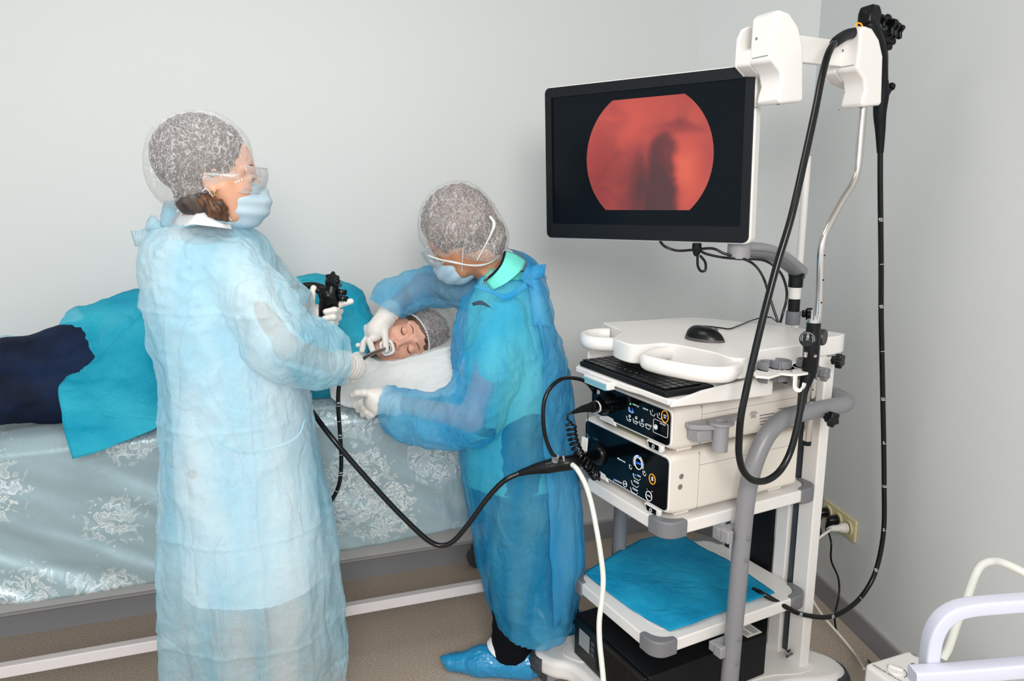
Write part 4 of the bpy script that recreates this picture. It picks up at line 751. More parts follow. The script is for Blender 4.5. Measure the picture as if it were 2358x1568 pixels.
M['drape'] = cloth('turquoise_drape_fabric', '0a9dcd', '26b3de', .88, trans=.2, fib=.3); M['coat'] = mat('white_cotton', 'e9ebee', .85, bump=.1, bscale=300); M['scrub'] = mat('mint_scrub_cotton', '6fe3d3', .8, bump=.1, bscale=400)
M['navy'] = colour_mix(mat('navy_cotton', '0b1a33', .75, bump=.1, bscale=500, spec=.2), '081226', '0e2140', 9, 3); M['trouser'] = mat('black_cotton', '07090f', .85, spec=.15)
M['cap'] = netcap('sheer_white_cap_net', .5); M['skin'] = mat('skin', 'd9a588', .5, sss=.25, bump=.04, bscale=120); M['skin2'] = mat('tanned_skin', 'b9805f', .5, sss=.2, bump=.04, bscale=120); M['skin3'] = mat('fair_skin', 'e0aa94', .45, sss=.3, bump=.04, bscale=120)
M['mask'] = cloth('pale_blue_mask_fabric', 'b4d2e4', 'cfe2ec', .97, trans=.15, fib=.1, bump=.15); M['whitecloth'] = cloth('white_disposable_fabric', 'dfe2e3', 'eef0f0', .93, trans=.15, fib=.15, stretch=(1, 1, 1)); M['hair'] = colour_mix(mat('brown_hair', '4a2f20', .4), '23160f', '6d4527', 60, 4, stretch=(1, 1, .3)); M['hair2'] = colour_mix(mat('dark_brown_hair', '38271f', .45), '2a1d19', '6b4c3a', 40, 3); M['hairg'] = colour_mix(mat('ash_hair', '4a4045', .5), '231e21', '51443f', 30, 3)
M['glove'] = mat('white_glove_latex', 'e8e2dc', .42, sss=.08, bump=.25, bscale=70); M['lip'] = mat('lip', 'b9655c', .45); M['lash'] = mat('lash', '2a1a14', .6); M['brow'] = mat('brow_hair', '6f4636', .7)
def clear_mat(name, a=.22, col='e8eef2'):
    m = bpy.data.materials.new(name); m.use_nodes = True; nt = m.node_tree; nt.nodes.clear(); N = nt.nodes.new; L = nt.links.new
    g = N('ShaderNodeBsdfGlossy'); g.inputs['Roughness'].default_value = .05; d = N('ShaderNodeBsdfDiffuse'); d.inputs[0].default_value = lin(col); t = N('ShaderNodeBsdfTransparent'); lw = N('ShaderNodeLayerWeight'); lw.inputs[0].default_value = .35
    x = N('ShaderNodeMixShader'); x.inputs[0].default_value = .5; L(d.outputs[0], x.inputs[1]); L(g.outputs[0], x.inputs[2]); mr = N('ShaderNodeMapRange'); mr.inputs['To Min'].default_value = a * .5; mr.inputs['To Max'].default_value = min(1, a * 3.2); L(lw.outputs['Facing'], mr.inputs[0])
    y = N('ShaderNodeMixShader'); L(mr.outputs[0], y.inputs[0]); L(t.outputs[0], y.inputs[1]); L(x.outputs[0], y.inputs[2]); o = N('ShaderNodeOutputMaterial'); L(y.outputs[0], o.inputs[0]); return m
M['clear'] = clear_mat('clear_plastic'); M['film'] = mat('blue_shoe_film', '1d8fc4', .22, spec=.7)
# damask satin for the bed
sat = mat('damask_satin', '9fbfc8', .34, metal=.25, spec=.6); nt = sat.node_tree; pbs = nt.nodes['Principled BSDF']; pbs.inputs['Sheen Weight'].default_value = .2; tcs = nt.nodes.new('ShaderNodeTexCoord')
def nz_(scale, det, dist=0, st=(1, 1, 1)):
    mp = nt.nodes.new('ShaderNodeMapping'); mp.inputs['Scale'].default_value = st; nt.links.new(tcs.outputs['UV'], mp.inputs[0]); n = nt.nodes.new('ShaderNodeTexNoise'); n.inputs['Scale'].default_value = scale; n.inputs['Detail'].default_value = det; n.inputs['Distortion'].default_value = dist; nt.links.new(mp.outputs[0], n.inputs['Vector']); return n.outputs['Fac']
vor = nt.nodes.new('ShaderNodeTexVoronoi'); vor.inputs['Scale'].default_value = 5.4; nt.links.new(tcs.outputs['UV'], vor.inputs['Vector'])
a1 = nz_(24, 1.5, 2.2); a2 = nz_(58, 1, 1.5)
l1 = mth('LESS_THAN', mth('ABSOLUTE', mth('SUBTRACT', a1, .5)), .03); l2 = mth('LESS_THAN', mth('ABSOLUTE', mth('SUBTRACT', a2, .5)), .03); clus = mth('LESS_THAN', vor.outputs['Distance'], mth('ADD', .56, mth('MULTIPLY', mth('SUBTRACT', a1, .5), .9)))
fill = mth('MULTIPLY', clus, mth('GREATER_THAN', a1, .53)); pat = mth('MAXIMUM', mth('MULTIPLY', clus, mth('MAXIMUM', l1, mth('MULTIPLY', l2, .7))), mth('MULTIPLY', fill, .28))
crs = nt.nodes.new('ShaderNodeValToRGB'); crs.color_ramp.elements[0].color = lin('94abb3'); crs.color_ramp.elements[1].color = lin('d3dde1'); nt.links.new(pat, crs.inputs[0]); nt.links.new(crs.outputs[0], pbs.inputs['Base Color'])
nt.links.new(mth('SUBTRACT', .40, mth('MULTIPLY', pat, .12)), pbs.inputs['Roughness']); 
bps = nt.nodes.new('ShaderNodeBump'); bps.inputs['Strength'].default_value = .5; bps.inputs['Distance'].default_value = .012; nt.links.new(nz_(7, 5, .6, (1.4, .6, 1)), bps.inputs['Height']); nt.links.new(bps.outputs[0], pbs.inputs['Normal']); M['satin'] = sat
# ------------------------------------------------------------------ bed
BZ = .905; S0_, S1_ = -1.0, 1.80
def bedp(s, d, z): return WA + WU * s + WN * d + np.array([0, 0, z])
bed = empty('hospital_bed', tuple(bedp(.6, .32, 0))); tag(bed, 'long wheeled hospital bed with white painted lower rails against the back wall', 'bed')
TB = lambda q: bedp(q[0], q[1], q[2])
ob('mattress', MB().box(S0_ + .02, S1_ - .02, .06, .58, BZ - .15, BZ - .012, TB), M['whitecloth'], bed, bevel=.03, world=True, seg=4)
ob('top_frame', MB().box(S0_ + .02, S1_ - .02, .06, .58, BZ - .2, BZ - .152, TB), M['alu'], bed, bevel=.004, world=True)
for d in (.60, .07): ob('side_rail', MB().box(S0_, S1_ - .03, d - .018, d + .012, .205, .24, TB), M['alu'], bed, bevel=.003, world=True)
for s in (S0_ + .05, S1_ - .06):
    ob('end_rail', MB().box(s - .015, s + .015, .085, .58, .205, .24, TB), M['alu'], bed, bevel=.003, world=True)
    for d in (.07, .597):
        ob('leg', MB().box(s - .016, s + .016, d - .016, d + .014, .13, BZ - .2, TB), M['alu'], bed, bevel=.003, world=True)
        c = ob('caster', MB().lathe([(.018, .0), (.02, .02), (.012, .045)], bedp(s, d, .09), (0, 0, 1), 16).box(s - .02, s + .02, d - .024, d - .018, .035, .1, TB).box(s - .02, s + .02, d + .018, d + .024, .035, .1, TB), M['steel'], bed, world=True)
        ob('wheel', MB().lathe([(.035, -.014), (.045, -.012), (.045, .012), (.035, .014)], bedp(s, d, .046), WN, 24), M['dgrey'], c, world=True)
# damask cover: top, rounded near edge, hanging front and foot side
rows = []; ns = 220
prof_ = [(.02, BZ - .1), (.025, BZ - .02), (.04, BZ)] + [(.04 + .5 * t, BZ) for t in np.linspace(.05, 1, 12)] + [(.57, BZ - .004), (.595, BZ - .015), (.612, BZ - .04)] + [(.618, BZ - .04 - t) for t in np.linspace(.02, 1, 44)]
uvw = []
for i in range(ns + 1):
    s = S0_ + (S1_ - S0_) * i / ns; hem = .43 + .018 * s + .008 * math.sin(s * 9); r = []; acc = 0; pv = None
    for d, z in prof_:
        q = z
        if z < BZ - .05: t = (BZ - .04 - z); q = BZ - .04 - t * (BZ - .04 - hem); 
        if pv is not None: acc += math.hypot(d - pv[0], q - pv[1])
        pv = (d, q); r.append((s, d, q, acc))
    rows.append(r)
A_ = np.array(rows); s_, d_, z_, ac = A_[..., 0], A_[..., 1], A_[..., 2], A_[..., 3]
hang = np.clip((BZ - .02 - z_) / .42, 0, 1) * (d_ > .3)
dg = s_ * .9 - (BZ - z_) * 1.5
Pn = np.stack([dg * 3.4, z_ * 1.6, d_ * 0], -1).reshape(-1, 3); fo = (fbm(Pn, 3)).reshape(s_.shape); f2 = (ridge(np.stack([dg * 8 + 3, z_ * 3, s_ * 2], -1).reshape(-1, 3), 2)).reshape(s_.shape)
d_ = d_ + hang * (.016 + fo * .045 + f2 * .016); z_ = z_ + (hang == 0) * 0
tope = fbm(np.stack([s_ * 9, d_ * 14, z_ * 0], -1).reshape(-1, 3), 2).reshape(s_.shape); z_ = z_ + (1 - np.clip(hang * 8, 0, 1)) * np.abs(tope) * .006 * (d_ > .05)
G3 = WA + WU * s_[..., None] + WN * d_[..., None] + np.array([0, 0, 1.]) * z_[..., None]
mb_ = MB().grid([list(map(tuple, r)) for r in G3]); me = bpy.data.meshes.new('bed_cover'); me.from_pydata(mb_.v, [], mb_.f); uv = me.uv_layers.new(); npf = s_.shape[1]
flat = np.stack([s_, ac], -1).reshape(-1, 2)
for lp_ in me.loops: uv.data[lp_.index].uv = tuple(flat[lp_.vertex_index])
me.polygons.foreach_set('use_smooth', [True] * len(me.polygons)); me.materials.append(sat); bc = bpy.data.objects.new('bed_cover', me); sc.collection.objects.link(bc); tag(bc, 'silvery blue damask satin cover hanging over the bed side', 'bed cover')
sm_ = bc.modifiers.new('thickness', 'SOLIDIFY'); sm_.thickness = .002
# ------------------------------------------------------------------ people
def basis(fw_, up_): f_ = nrm(fw_); l_ = nrm(np.cross(up_, f_)); u_ = np.cross(f_, l_); return np.stack([f_, l_, u_], 1)
def head_prims(c, B, k=1.0, neck=None):
    W = lambda x, y, z: c + B @ (np.array([x, y, z]) * k); E = lambda p, r, kk=.02, neg=False: ell(W(*p), np.array(r) * k, kk, B, neg); Cn = lambda a, b, ra, rb, kk=.01: cone(W(*a), W(*b), ra * k, rb * k, kk)
    pr = [E((-.012, 0, .035), (.098, .076, .088)), E((.035, 0, -.035), (.055, .058, .075), .03), E((.05, 0, -.08), (.032, .036, .028), .03), E((.078, 0, -.098), (.014, .018, .013), .02)]
    for s in (1, -1): pr += [E((.062, .036 * s, -.028), (.024, .022, .024), .02), Cn((.082, .012 * s, .030), (.066, .05 * s, .028), .010, .008, .014), Cn((.02, .062 * s, -.02), (.045, .045 * s, -.085), .014, .014, .03)]
    for s in (1, -1): pr.append(E((.094, .032 * s, .006), (.016, .018, .012), .010, True))
    for s in (1, -1): pr.append(E((.0765, .032 * s, .004), (.0125, .0145, .012), .003))
    pr += [Cn((.088, 0, .014), (.110, 0, -.026), .0055, .0085, .012), E((.104, .011, -.033), (.009, .0075, .007), .006), E((.104, -.011, -.033), (.009, .0075, .007), .006), E((.090, 0, -.062), (.014, .026, .016), .012)]
    pr += [Cn((.100, -.013, -.0575), (.100, .013, -.0575), .0052, .0052, .004), Cn((.098, -.012, -.069), (.098, .012, -.069), .0062, .0062, .004), E((.108, 0, -.0632), (.006, .02, .0013), .002, True)]
    for s in (1, -1):
        ec = (-.008, .074 * s, -.008); pr += [E(ec, (.017, .007, .028), .006), Cn((-.02, .082 * s, .012), (.004, .081 * s, .018), .0038, .0038, .003), Cn((-.02, .082 * s, .012), (-.022, .081 * s, -.012), .0038, .003, .003), E((.002, .080 * s, -.030), (.007, .004, .008), .004), E((-.004, .083 * s, -.004), (.008, .006, .012), .003, True)]
    if neck is not None: pr += [cone(W(-.025, 0, -.05), neck, .052 * k, .058 * k, .035)]
    return pr, W
def hand_prims(wrist, palm, fingers, rw=.026, rp=.030, rf=.0085, fwd=None):
    """wrist, palm centre, list of finger polylines (knuckle..tip)"""
    pr = [cone(wrist, palm, rw, rp, .02)]
    for i, fg in enumerate(fingers):
        n = len(fg); r_ = [rf * (1.12 - .10 * j) for j in range(n)]; pr.append(cone(palm, fg[0], rp * .62, rf * 1.25, .012)); pr += chain(fg, r_, .003)
    return pr
def grow(pr, d): return [(t, a, b + d if t == 'e' else b, c + d if t == 'c' else c, e + d if t == 'c' else e, k, ng) for t, a, b, c, e, k, ng in pr]
def glove(name, hand, cuff_a, cuff_b, r, parent, h=.0026):
    pr = grow(hand, .0012) + [cone(cuff_a, cuff_b, r, r + .003, .012)]
    ax = nrm(np.array(cuff_b) - np.array(cuff_a)); e = cone(cuff_b, np.array(cuff_b) + ax * .006, r + .0045, r + .0045, .002)
    def dp(P, N_): t = (P - cuff_a) @ ax; return np.clip((t + .0) / .03, 0, 1) * np.sin(t * 420 + 3 * perlin(P * 40)) * .0010 + ridge(P * 55, 2) * .0009
    return org(name, pr + [e], h, M['glove'], parent, dp)
def levels(rows, dep, ryf, zdep=None):
    out = []
    for py_, xl, xr in rows:
        d = dep if np.isscalar(dep) else np.interp(py_, dep[0], dep[1]); a = Y(xl, py_, d); b = Y(xr, py_, d); r_ = (b[0] - a[0]) / 2; y_ = ryf if np.isscalar(ryf) else np.interp(py_, ryf[0], ryf[1]); out.append((a[2], (a[0] + b[0]) / 2, d, r_, y_))
    return out
def folds(n, amp, z0, z1, ph=0.): return lambda th, z: amp * np.clip((z1 - z) / (z1 - z0), 0, 1) ** 1.2 * (np.sin(n * th + ph + .6 * np.sin(z * 6)) + .45 * np.sin((2 * n + 1) * th + 1.3 + ph - z * 3))
def crumple(a1=.006, a2=.0025, s1=7, s2=22, vz=.5): return lambda P, N_: ridge(P * np.array([s1, s1, s1 * vz]), 3) * a1 * 2 + ridge(P * s2 + 5, 2) * a2
# ================================================= standing clinician, left
D1 = 1.85
n1 = empty('person', (Y(560, 900, D1)[0], D1, 0)); tag(n1, 'person standing at the left in pale blue gown, hair net and mask, holding endoscope', 'person')
hc = Y(497, 408, 1.80); B1 = basis((.95, .30, -.10), (.06, 0, 1)); neck1 = Y(475, 530, 1.83)
hp, HW = head_prims(hc, B1, .95, neck1)
sh_n, el_n, wr_n = Y(540, 622, 1.80), Y(658, 800, 1.74), Y(800, 848, 1.90)
sh_f, el_f, wr_f = Y(580, 625, 1.93), Y(655, 720, 2.02), Y(722, 722, 2.08)
dS = 2.06                                                     # the scope's control body
handL = hand_prims(Y(705, 735, dS + .015), Y(735, 725, dS + .02), [
    [Y(718, 712, dS - .01), Y(717, 688, dS - .015), Y(722, 664, dS - .012)],                                   # thumb up the left side
    [Y(757, 712, dS + .02), Y(778, 703, dS + .0), Y(797, 696, dS - .01), Y(808, 694, dS - .01)],               # index on the valves
    [Y(762, 722, dS + .035), Y(782, 716, dS + .012), Y(770, 714, dS - .028), Y(750, 718, dS - .034)],
    [Y(760, 736, dS + .035), Y(778, 731, dS + .012), Y(767, 730, dS - .028), Y(748, 733, dS - .032)],
    [Y(757, 748, dS + .03), Y(771, 744, dS + .012), Y(762, 744, dS - .02), Y(750, 747, dS - .024)]], .024, .026, .0088)
handR = hand_prims(Y(792, 842, 1.89), Y(812, 846, 1.94), [
    [Y(818, 832, 1.965), Y(828, 829, 1.985), Y(832, 836, 1.995)], [Y(824, 838, 1.985), Y(836, 840, 2.01), Y(838, 850, 2.0)],
    [Y(824, 848, 1.98), Y(835, 852, 2.0), Y(832, 860, 1.985)], [Y(820, 856, 1.97), Y(830, 862, 1.985), Y(822, 868, 1.97)], [Y(814, 864, 1.955), Y(820, 870, 1.965), Y(812, 874, 1.955)]], .026, .030, .0085)
bx = lambda px_, py_, d=D1: Y(px_, py_, d)
def foot(px_, d, sgn, yaw):
    g = np.array([Y(px_, 1600, d)[0], d, 0]); fwv = np.array([math.cos(yaw), math.sin(yaw), 0]); return g, fwv
legs = []
for px_, d in ((545, 1.80), (655, 1.93)):
    g = np.array([Y(px_, 1560, d)[0], d, 0]); f_ = nrm((.9, .4, 0)); legs += chain([g + [-.0, 0, .86], g + [0, 0, .5], g + [0, 0, .36], g + [0, 0, .09]], [.085, .058, .054, .036], .03) + [cone(g + f_ * -.03 + [0, 0, .05], g + f_ * .15 + [0, 0, .028], .036, .026)]
body1 = hp + [stack(levels([(540, 430, 525), (575, 402, 565), (640, 392, 588), (760, 418, 602), (900, 442, 640), (1000, 452, 655)], D1, .095), .04)] + chain([sh_n, el_n, wr_n], [.032, .030, .022], .015) + chain([sh_f, el_f, wr_f], [.048, .038, .022], .015) + legs + grow(handL, -.003) + grow(handR, -.004)
org('body', body1, .0038, M['skin'], n1)
# hair under the cap and at the nape
org('hair', [ell(HW(-.038, 0, .046), (.108, .088, .098), .02, B1), cone(HW(-.05, -.04, -.06), Y(512, 500, 1.76), .036, .014, .03), cone(HW(-.03, -.055, -.05), Y(505, 492, 1.745), .02, .010, .02), ell(HW(.085, 0, -.02), (.05, .09, .10), .01, B1, True)], .004, M['hairg'], n1, lambda P, N_: np.sin(P[:, 0] * 260 + P[:, 2] * 120 + 4 * perlin(P * 20)) * .0012)
org('ponytail', [cone(Y(470, 462, 1.735), Y(500, 482, 1.728), .018, .02, .02), cone(Y(500, 482, 1.728), Y(518, 503, 1.73), .02, .008, .02)], .003, M['hair'], n1, lambda P, N_: np.sin(P[:, 0] * 500 + P[:, 2] * 300 + 6 * perlin(P * 30)) * .0016)
def cap_disp(P, N_): return ridge(P * 34, 3) * .004 + ridge(P * 12 + 3, 2) * .007
cutb = lambda pl: (lambda C_: ((C_ - pl[0]) @ pl[1]) < 0)
capo = HW(0, 0, 0)
org('hair_net', [ell(HW(-.036, 0, .045), (.119, .096, .108), .02, B1), ell(HW(-.078, 0, -.005), (.072, .08, .078), .04, B1), ell(Y(425, 450, 1.81), (.032, .05, .03), .03)], .0035, M['cap'], n1, cap_disp, lambda C_: (((C_ - HW(.0, 0, -.035)) @ nrm(B1 @ np.array([-.50, 0, .87]))) < 0) | (((C_ - HW(.098, 0, .03)) @ (B1 @ np.array([-1., 0, 0]))) < 0))
# elastic edge of the net: from brow over the ear to the nape
el_ = edge_loop(HW(-.036, 0, .045), (.119, .096, .108), B1, HW(.0, 0, -.035), B1 @ np.array([-.50, 0, .87]), 120)
ob('elastic_edge', MB().tube(el_, [.0030 + .0020 * (i % 2) for i in range(120)], 6, closed=True), M['whitecloth'], n1, world=True)
# mask, loops, goggles, earring, brow
org('face_mask', [ell(HW(.052, 0, -.062), (.072, .060, .062), .02, B1), ell(HW(.098, 0, -.045), (.028, .022, .030), .03, B1), ell(HW(-.03, 0, -.06), (.075, .09, .09), .008, B1, True)], .003, M['mask'], n1, lambda P, N_: np.where(np.abs(((P - HW(0, 0, -.05)) @ B1)[:, 1]) < .2, np.sin(((P - HW(0, 0, -.05)) @ B1)[:, 2] * 210 + 1) * .0016, 0), lambda C_: (((C_ - hc) @ B1)[:, 2] > .0))
for a, b, z0, z1 in ((.035, .012, -.022, .0), (.03, -.0, -.10, -.03)):
    ob('ear_loop', MB().tube([HW(a + .012, -.058, z0), HW(.015, -.072, (z0 + z1) / 2 - .004), HW(-.012, -.084, z1), HW(-.024, -.086, z1 - .006)], .0014, 6, smooth=5), M['whitecloth'], n1, world=True)
gr = []
for i in range(9):
    t = -1.25 + 2.5 * i / 8; x = .108 * math.cos(t * .82) + .012; y = .082 * math.sin(t) * 1.0; gr.append([HW(x, y, .034), HW(x + .004, y * 1.02, .014), HW(x - .002, y, -.016), HW(x - .012, y * .97, -.03)])
gg = sheet('goggles', gr, M['clear'], n1, 4, solid=.0012)
for k_, z in ((0, .034), (1, -.028)): ob('goggle_rim', MB().tube([HW(.108 * math.cos(t * .82) + .012 - (.008 if k_ else 0), .083 * math.sin(t), z) for t in np.linspace(-1.25, 1.25, 15)], .0022, 8), M['clear'], gg, world=True)
ob('goggle_arm', MB().tube([HW(.058, -.080, .008), HW(.02, -.083, .008), HW(-.02, -.085, .006)], [(.0012, .0055)] * 3, 8, flat=(0, 0, 1)), M['clear'], gg, world=True)
ob('eyebrow', MB().tube([HW(.088, -.016, .034), HW(.082, -.034, .038), HW(.068, -.05, .033)], [.0022, .0026, .001], 8, smooth=4), M['brow'], n1, world=True)
ob('eyelashes', MB().tube([HW(.094, -.02, .004), HW(.093, -.032, .007), HW(.084, -.043, .003)], [.0009, .0014, .0008], 6, smooth=4), M['lash'], n1, world=True)
ob('iris', MB().ball(HW(.0865, -.034, .003), .0052, 8), M['lash'], n1, world=True)
ob('earring', MB().tube([HW(.0, -.082, -.034) + B1 @ np.array([math.cos(R(t)) * .004, -.002, -.005 + math.sin(R(t)) * .0075]) for t in range(-20, 240, 20)], .0008, 8), mat('gold', 'd9a45a', .25, metal=1), n1, world=True)
# white coat under the gown
org('white_coat', [stack(levels([(505, 420, 505), (540, 388, 545), (575, 362, 598), (640, 352, 622), (760, 378, 640), (900, 398, 690), (1100, 402, 728), (1335, 425, 745)], D1, ((505, 575, 900, 1335), (.06, .12, .135, .165))), .04, folds(5, .02, .55, 1.2))] + chain([sh_n, Y(650, 795, 1.76), wr_n + np.array([-.06, -.01, 0])], [.048, .046, .032], .02), .006, M['coat'], n1, lambda P, N_: crumple(.003, .001)(P, N_) - .006)
cl_ = MB()
sheet('coat_collar', [[Y(405, 492, 1.86), Y(428, 476, 1.80), Y(452, 472, 1.755), Y(480, 488, 1.735), Y(505, 505, 1.735), Y(527, 513, 1.76)], [Y(388, 520, 1.88), Y(412, 508, 1.79), Y(445, 497, 1.735), Y(478, 505, 1.715), Y(508, 515, 1.72), Y(532, 520, 1.755)], [Y(385, 545, 1.88), Y(408, 530, 1.78), Y(440, 518, 1.725), Y(475, 520, 1.705), Y(508, 524, 1.715), Y(535, 528, 1.755)]], M['coat'], n1, 5)
# the gown
g1 = levels([(512, 398, 545), (530, 370, 572), (560, 348, 602), (600, 336, 622), (660, 342, 636), (720, 350, 645), (800, 368, 662), (860, 384, 690), (960, 388, 708), (1060, 388, 724), (1160, 383, 747), (1260, 379, 766), (1340, 380, 776), (1450, 387, 784), (1530, 392, 782), (1585, 402, 776)], D1, ((512, 560, 700, 960, 1340, 1585), (.085, .135, .16, .17, .20, .21)))
def gdisp(P, N_):
    w = np.clip((1.30 - P[:, 2]) / .5, 0, 1); zz = P[:, 2]
    q = P[:, 0] * .9 + P[:, 1] * .3 + .01 * perlin(P * 6); cr_ = sum(np.exp(-((zz + .012 * perlin(P * 5) - c_) / .0035) ** 2) for c_ in (.42, .705, .985, 1.27)) + sum(np.exp(-((q - c_) / .0035) ** 2) for c_ in (-.05, .19))
    return ridge(P * np.array([6, 6, 1.5]), 3) * .026 * (.35 + .65 * w) + ridge(np.stack([P[:, 0] * 9 + P[:, 2] * 5, P[:, 1] * 9, P[:, 2] * 9 - P[:, 0] * 5], 1) + 3, 3) * .026 * (1 - .5 * w) + ridge(P * 24, 2) * .003 + .006 + .0035 * cr_ - .004 * np.exp(-((zz - .287) / .005) ** 2)
zh = min(q[0] for q in g1)
slv = chain([Y(545, 612, 1.765), Y(600, 700, 1.735), Y(652, 792, 1.73), Y(725, 815, 1.80), Y(786, 838, 1.885)], [.062, .068, .078, .076, .047], .03) + chain([Y(590, 615, 1.95), Y(655, 690, 2.0), Y(703, 722, 2.06)], [.055, .052, .042], .03)
def gcut(C_): return (C_[:, 2] < zh + .006) | (((C_ - Y(472, 512, D1)) @ nrm((-.15, 0, 1))) > .0) | (((C_ - Y(790, 838, 1.89)) @ nrm((.9, .45, .02))) > 0) | ((np.abs(C_[:, 2] - 1.3) < .4) & (((C_ - Y(708, 722, 2.065)) @ nrm((.75, .6, -.0))) > 0))
gw = org('gown', [stack(g1, .05, folds(7, .03, .25, 1.1, .4))] + slv, .0048, M['gown'], n1, gdisp, gcut)
for nm, pts in (('waist_tie', [(498, 1012), (520, 1030), (560, 1040), (605, 1036), (660, 1020), (690, 998), (702, 965)]), ('neck_binding', [(388, 516), (410, 522), (440, 520), (470, 512), (500, 510), (530, 514), (548, 522)])):
    dd = [1.71 - .045 * math.sin(math.pi * i / 6) for i in range(7)] if nm == 'waist_tie' else [1.80, 1.76, 1.735, 1.72, 1.72, 1.735, 1.77]
    ob(nm, MB().tube([Y(a, b, d) for (a, b), d in zip(pts, dd)], [(.0022, .0014)] * 7, 8, flat=(0, 1, 0), smooth=6), M['gown'], gw, world=True)
# tied bow at the nape
def ribbon(rows, nm='tie_ribbon'): return sheet(nm, rows, M['gown'], gw, 5, .006, 25)
ribbon([[Y(378, 462, 1.83), Y(412, 462, 1.81)], [Y(372, 495, 1.82), Y(402, 495, 1.80)], [Y(370, 522, 1.81), Y(386, 524, 1.80)]]); ribbon([[Y(336, 508, 1.84), Y(334, 530, 1.82)], [Y(352, 495, 1.83), Y(352, 532, 1.81)], [Y(380, 522, 1.81), Y(380, 530, 1.80)]])
ribbon([[Y(300, 532, 1.86), Y(312, 568, 1.86)], [Y(335, 527, 1.84), Y(340, 564, 1.83)], [Y(375, 525, 1.81), Y(374, 545, 1.80)]]); ribbon([[Y(366, 530, 1.80), Y(382, 530, 1.79)], [Y(352, 560, 1.79), Y(378, 562, 1.77)], [Y(350, 588, 1.80), Y(366, 600, 1.78)], [Y(362, 604, 1.80), Y(380, 588, 1.79)], [Y(378, 560, 1.80), Y(384, 535, 1.79)]])
glove('right_glove', handR, Y(815, 846, 1.935), Y(785, 838, 1.88), .031, n1); glove('left_glove', handL, Y(722, 724, dS + .01), Y(702, 733, dS + .008), .027, n1)
for k_, (px_, d) in enumerate(((545, 1.80), (655, 1.93))):
    g = np.array([Y(px_, 1560, d)[0], d, 0]); f_ = nrm((.9, .4, 0)); org('shoe', [cone(g + f_ * -.035 + [0, 0, .045], g + f_ * .15 + [0, 0, .032], .042, .030, .01), ell(g + f_ * .06 + [0, 0, .0], (.3, .3, .004), .001)] [:1], .005, M['film'], n1, lambda P, N_: ridge(P * 30, 2) * .004)
# ================================================= leaning clinician, right of the bed
D2 = 2.21
n2 = empty('person', (.02, D2, 0)); tag(n2, 'person leaning over the pillow in bright blue gown over mint scrubs, wearing hair net', 'person')
c2 = Y(1058, 548, 2.25); B2 = basis((-.80, .12, -.62), (-.45, 0, .85)); nk2 = Y(1148, 632, 2.27)
hp2, HW2 = head_prims(c2, B2, .98, nk2)
sN, eN, wN = Y(1165, 735, 2.10), Y(1085, 965, 2.02), Y(915, 928, 2.10)
sF, eF, wF = Y(1075, 665, 2.40), Y(975, 655, 2.48), Y(895, 715, 2.42)
dh = 2.36
hN = hand_prims(Y(905, 928, 2.10), Y(868, 920, 2.10), [
    [Y(852, 906, 2.08), Y(838, 904, 2.07), Y(822, 905, 2.07), Y(812, 910, 2.075)], [Y(850, 922, 2.10), Y(832, 928, 2.11), Y(818, 934, 2.12)],
    [Y(856, 930, 2.09), Y(838, 938, 2.10), Y(826, 944, 2.115)], [Y(862, 938, 2.085), Y(846, 948, 2.09), Y(836, 954, 2.10)], [Y(870, 944, 2.08), Y(856, 954, 2.085), Y(850, 959, 2.09)]], .029, .034, .0095)
hF = hand_prims(Y(893, 728, 2.40), Y(866, 762, dh), [
    [Y(886, 762, dh - .01), Y(888, 785, dh - .03), Y(889, 806, dh - .055)],                                 # thumb by the mouthpiece
    [Y(862, 778, dh - .02), Y(850, 784, dh - .035), Y(858, 806, dh - .065)],
    [Y(850, 772, dh), Y(838, 786, dh - .01), Y(834, 806, dh - .035)], [Y(842, 764, dh + .01), Y(828, 776, dh + .01), Y(824, 794, dh - .015)], [Y(836, 756, dh + .015), Y(822, 768, dh + .015), Y(817, 784, dh + .0)]], .026, .031, .0092)
legs2 = []
for fx, fy, kx in ((.0, 2.17, .02), (.17, 2.37, -.10)):
    g = np.array([fx, fy, 0]); f_ = nrm((-.9, .12, 0)); legs2 += chain([g + [kx, -kx * -.4, .86], g + [.0, 0, .48], g + [0, 0, .34], g + [0, 0, .09]], [.080, .056, .052, .038], .03) + [cone(g + f_ * -.03 + [0, 0, .05], g + f_ * .17 + [0, 0, .026], .036, .026)]
t2 = levels([(640, 1120, 1205), (700, 1105, 1222), (780, 1098, 1240), (900, 1105, 1258), (1000, 1112, 1265), (1110, 1112, 1270)], D2, ((640, 760, 1110), (.07, .10, .10)))
org('body', hp2 + [stack(t2, .04)] + chain([Y(1150, 750, 2.15), eN, wN], [.036, .036, .024], .015) + chain([sF, eF, wF], [.048, .038, .024], .015) + legs2 + grow(hN, -.003) + grow(hF, -.003), .0038, M['skin2'], n2)
org('hair', [ell(HW2(-.028, 0, .052), (.108, .091, .099), .02, B2), ell(Y(1066, 532, 2.25), (.112, .088, .086), .03, basis((-.9, .1, -.25), (-.25, 0, 1))), ell(Y(1140, 550, 2.24), (.034, .045, .056), .02), ell(HW2(.09, 0, -.02), (.05, .09, .10), .01, B2, True)], .004, M['hair2'], n2, lambda P, N_: np.sin(P[:, 0] * 200 + P[:, 2] * 200 + 4 * perlin(P * 20)) * .0015)
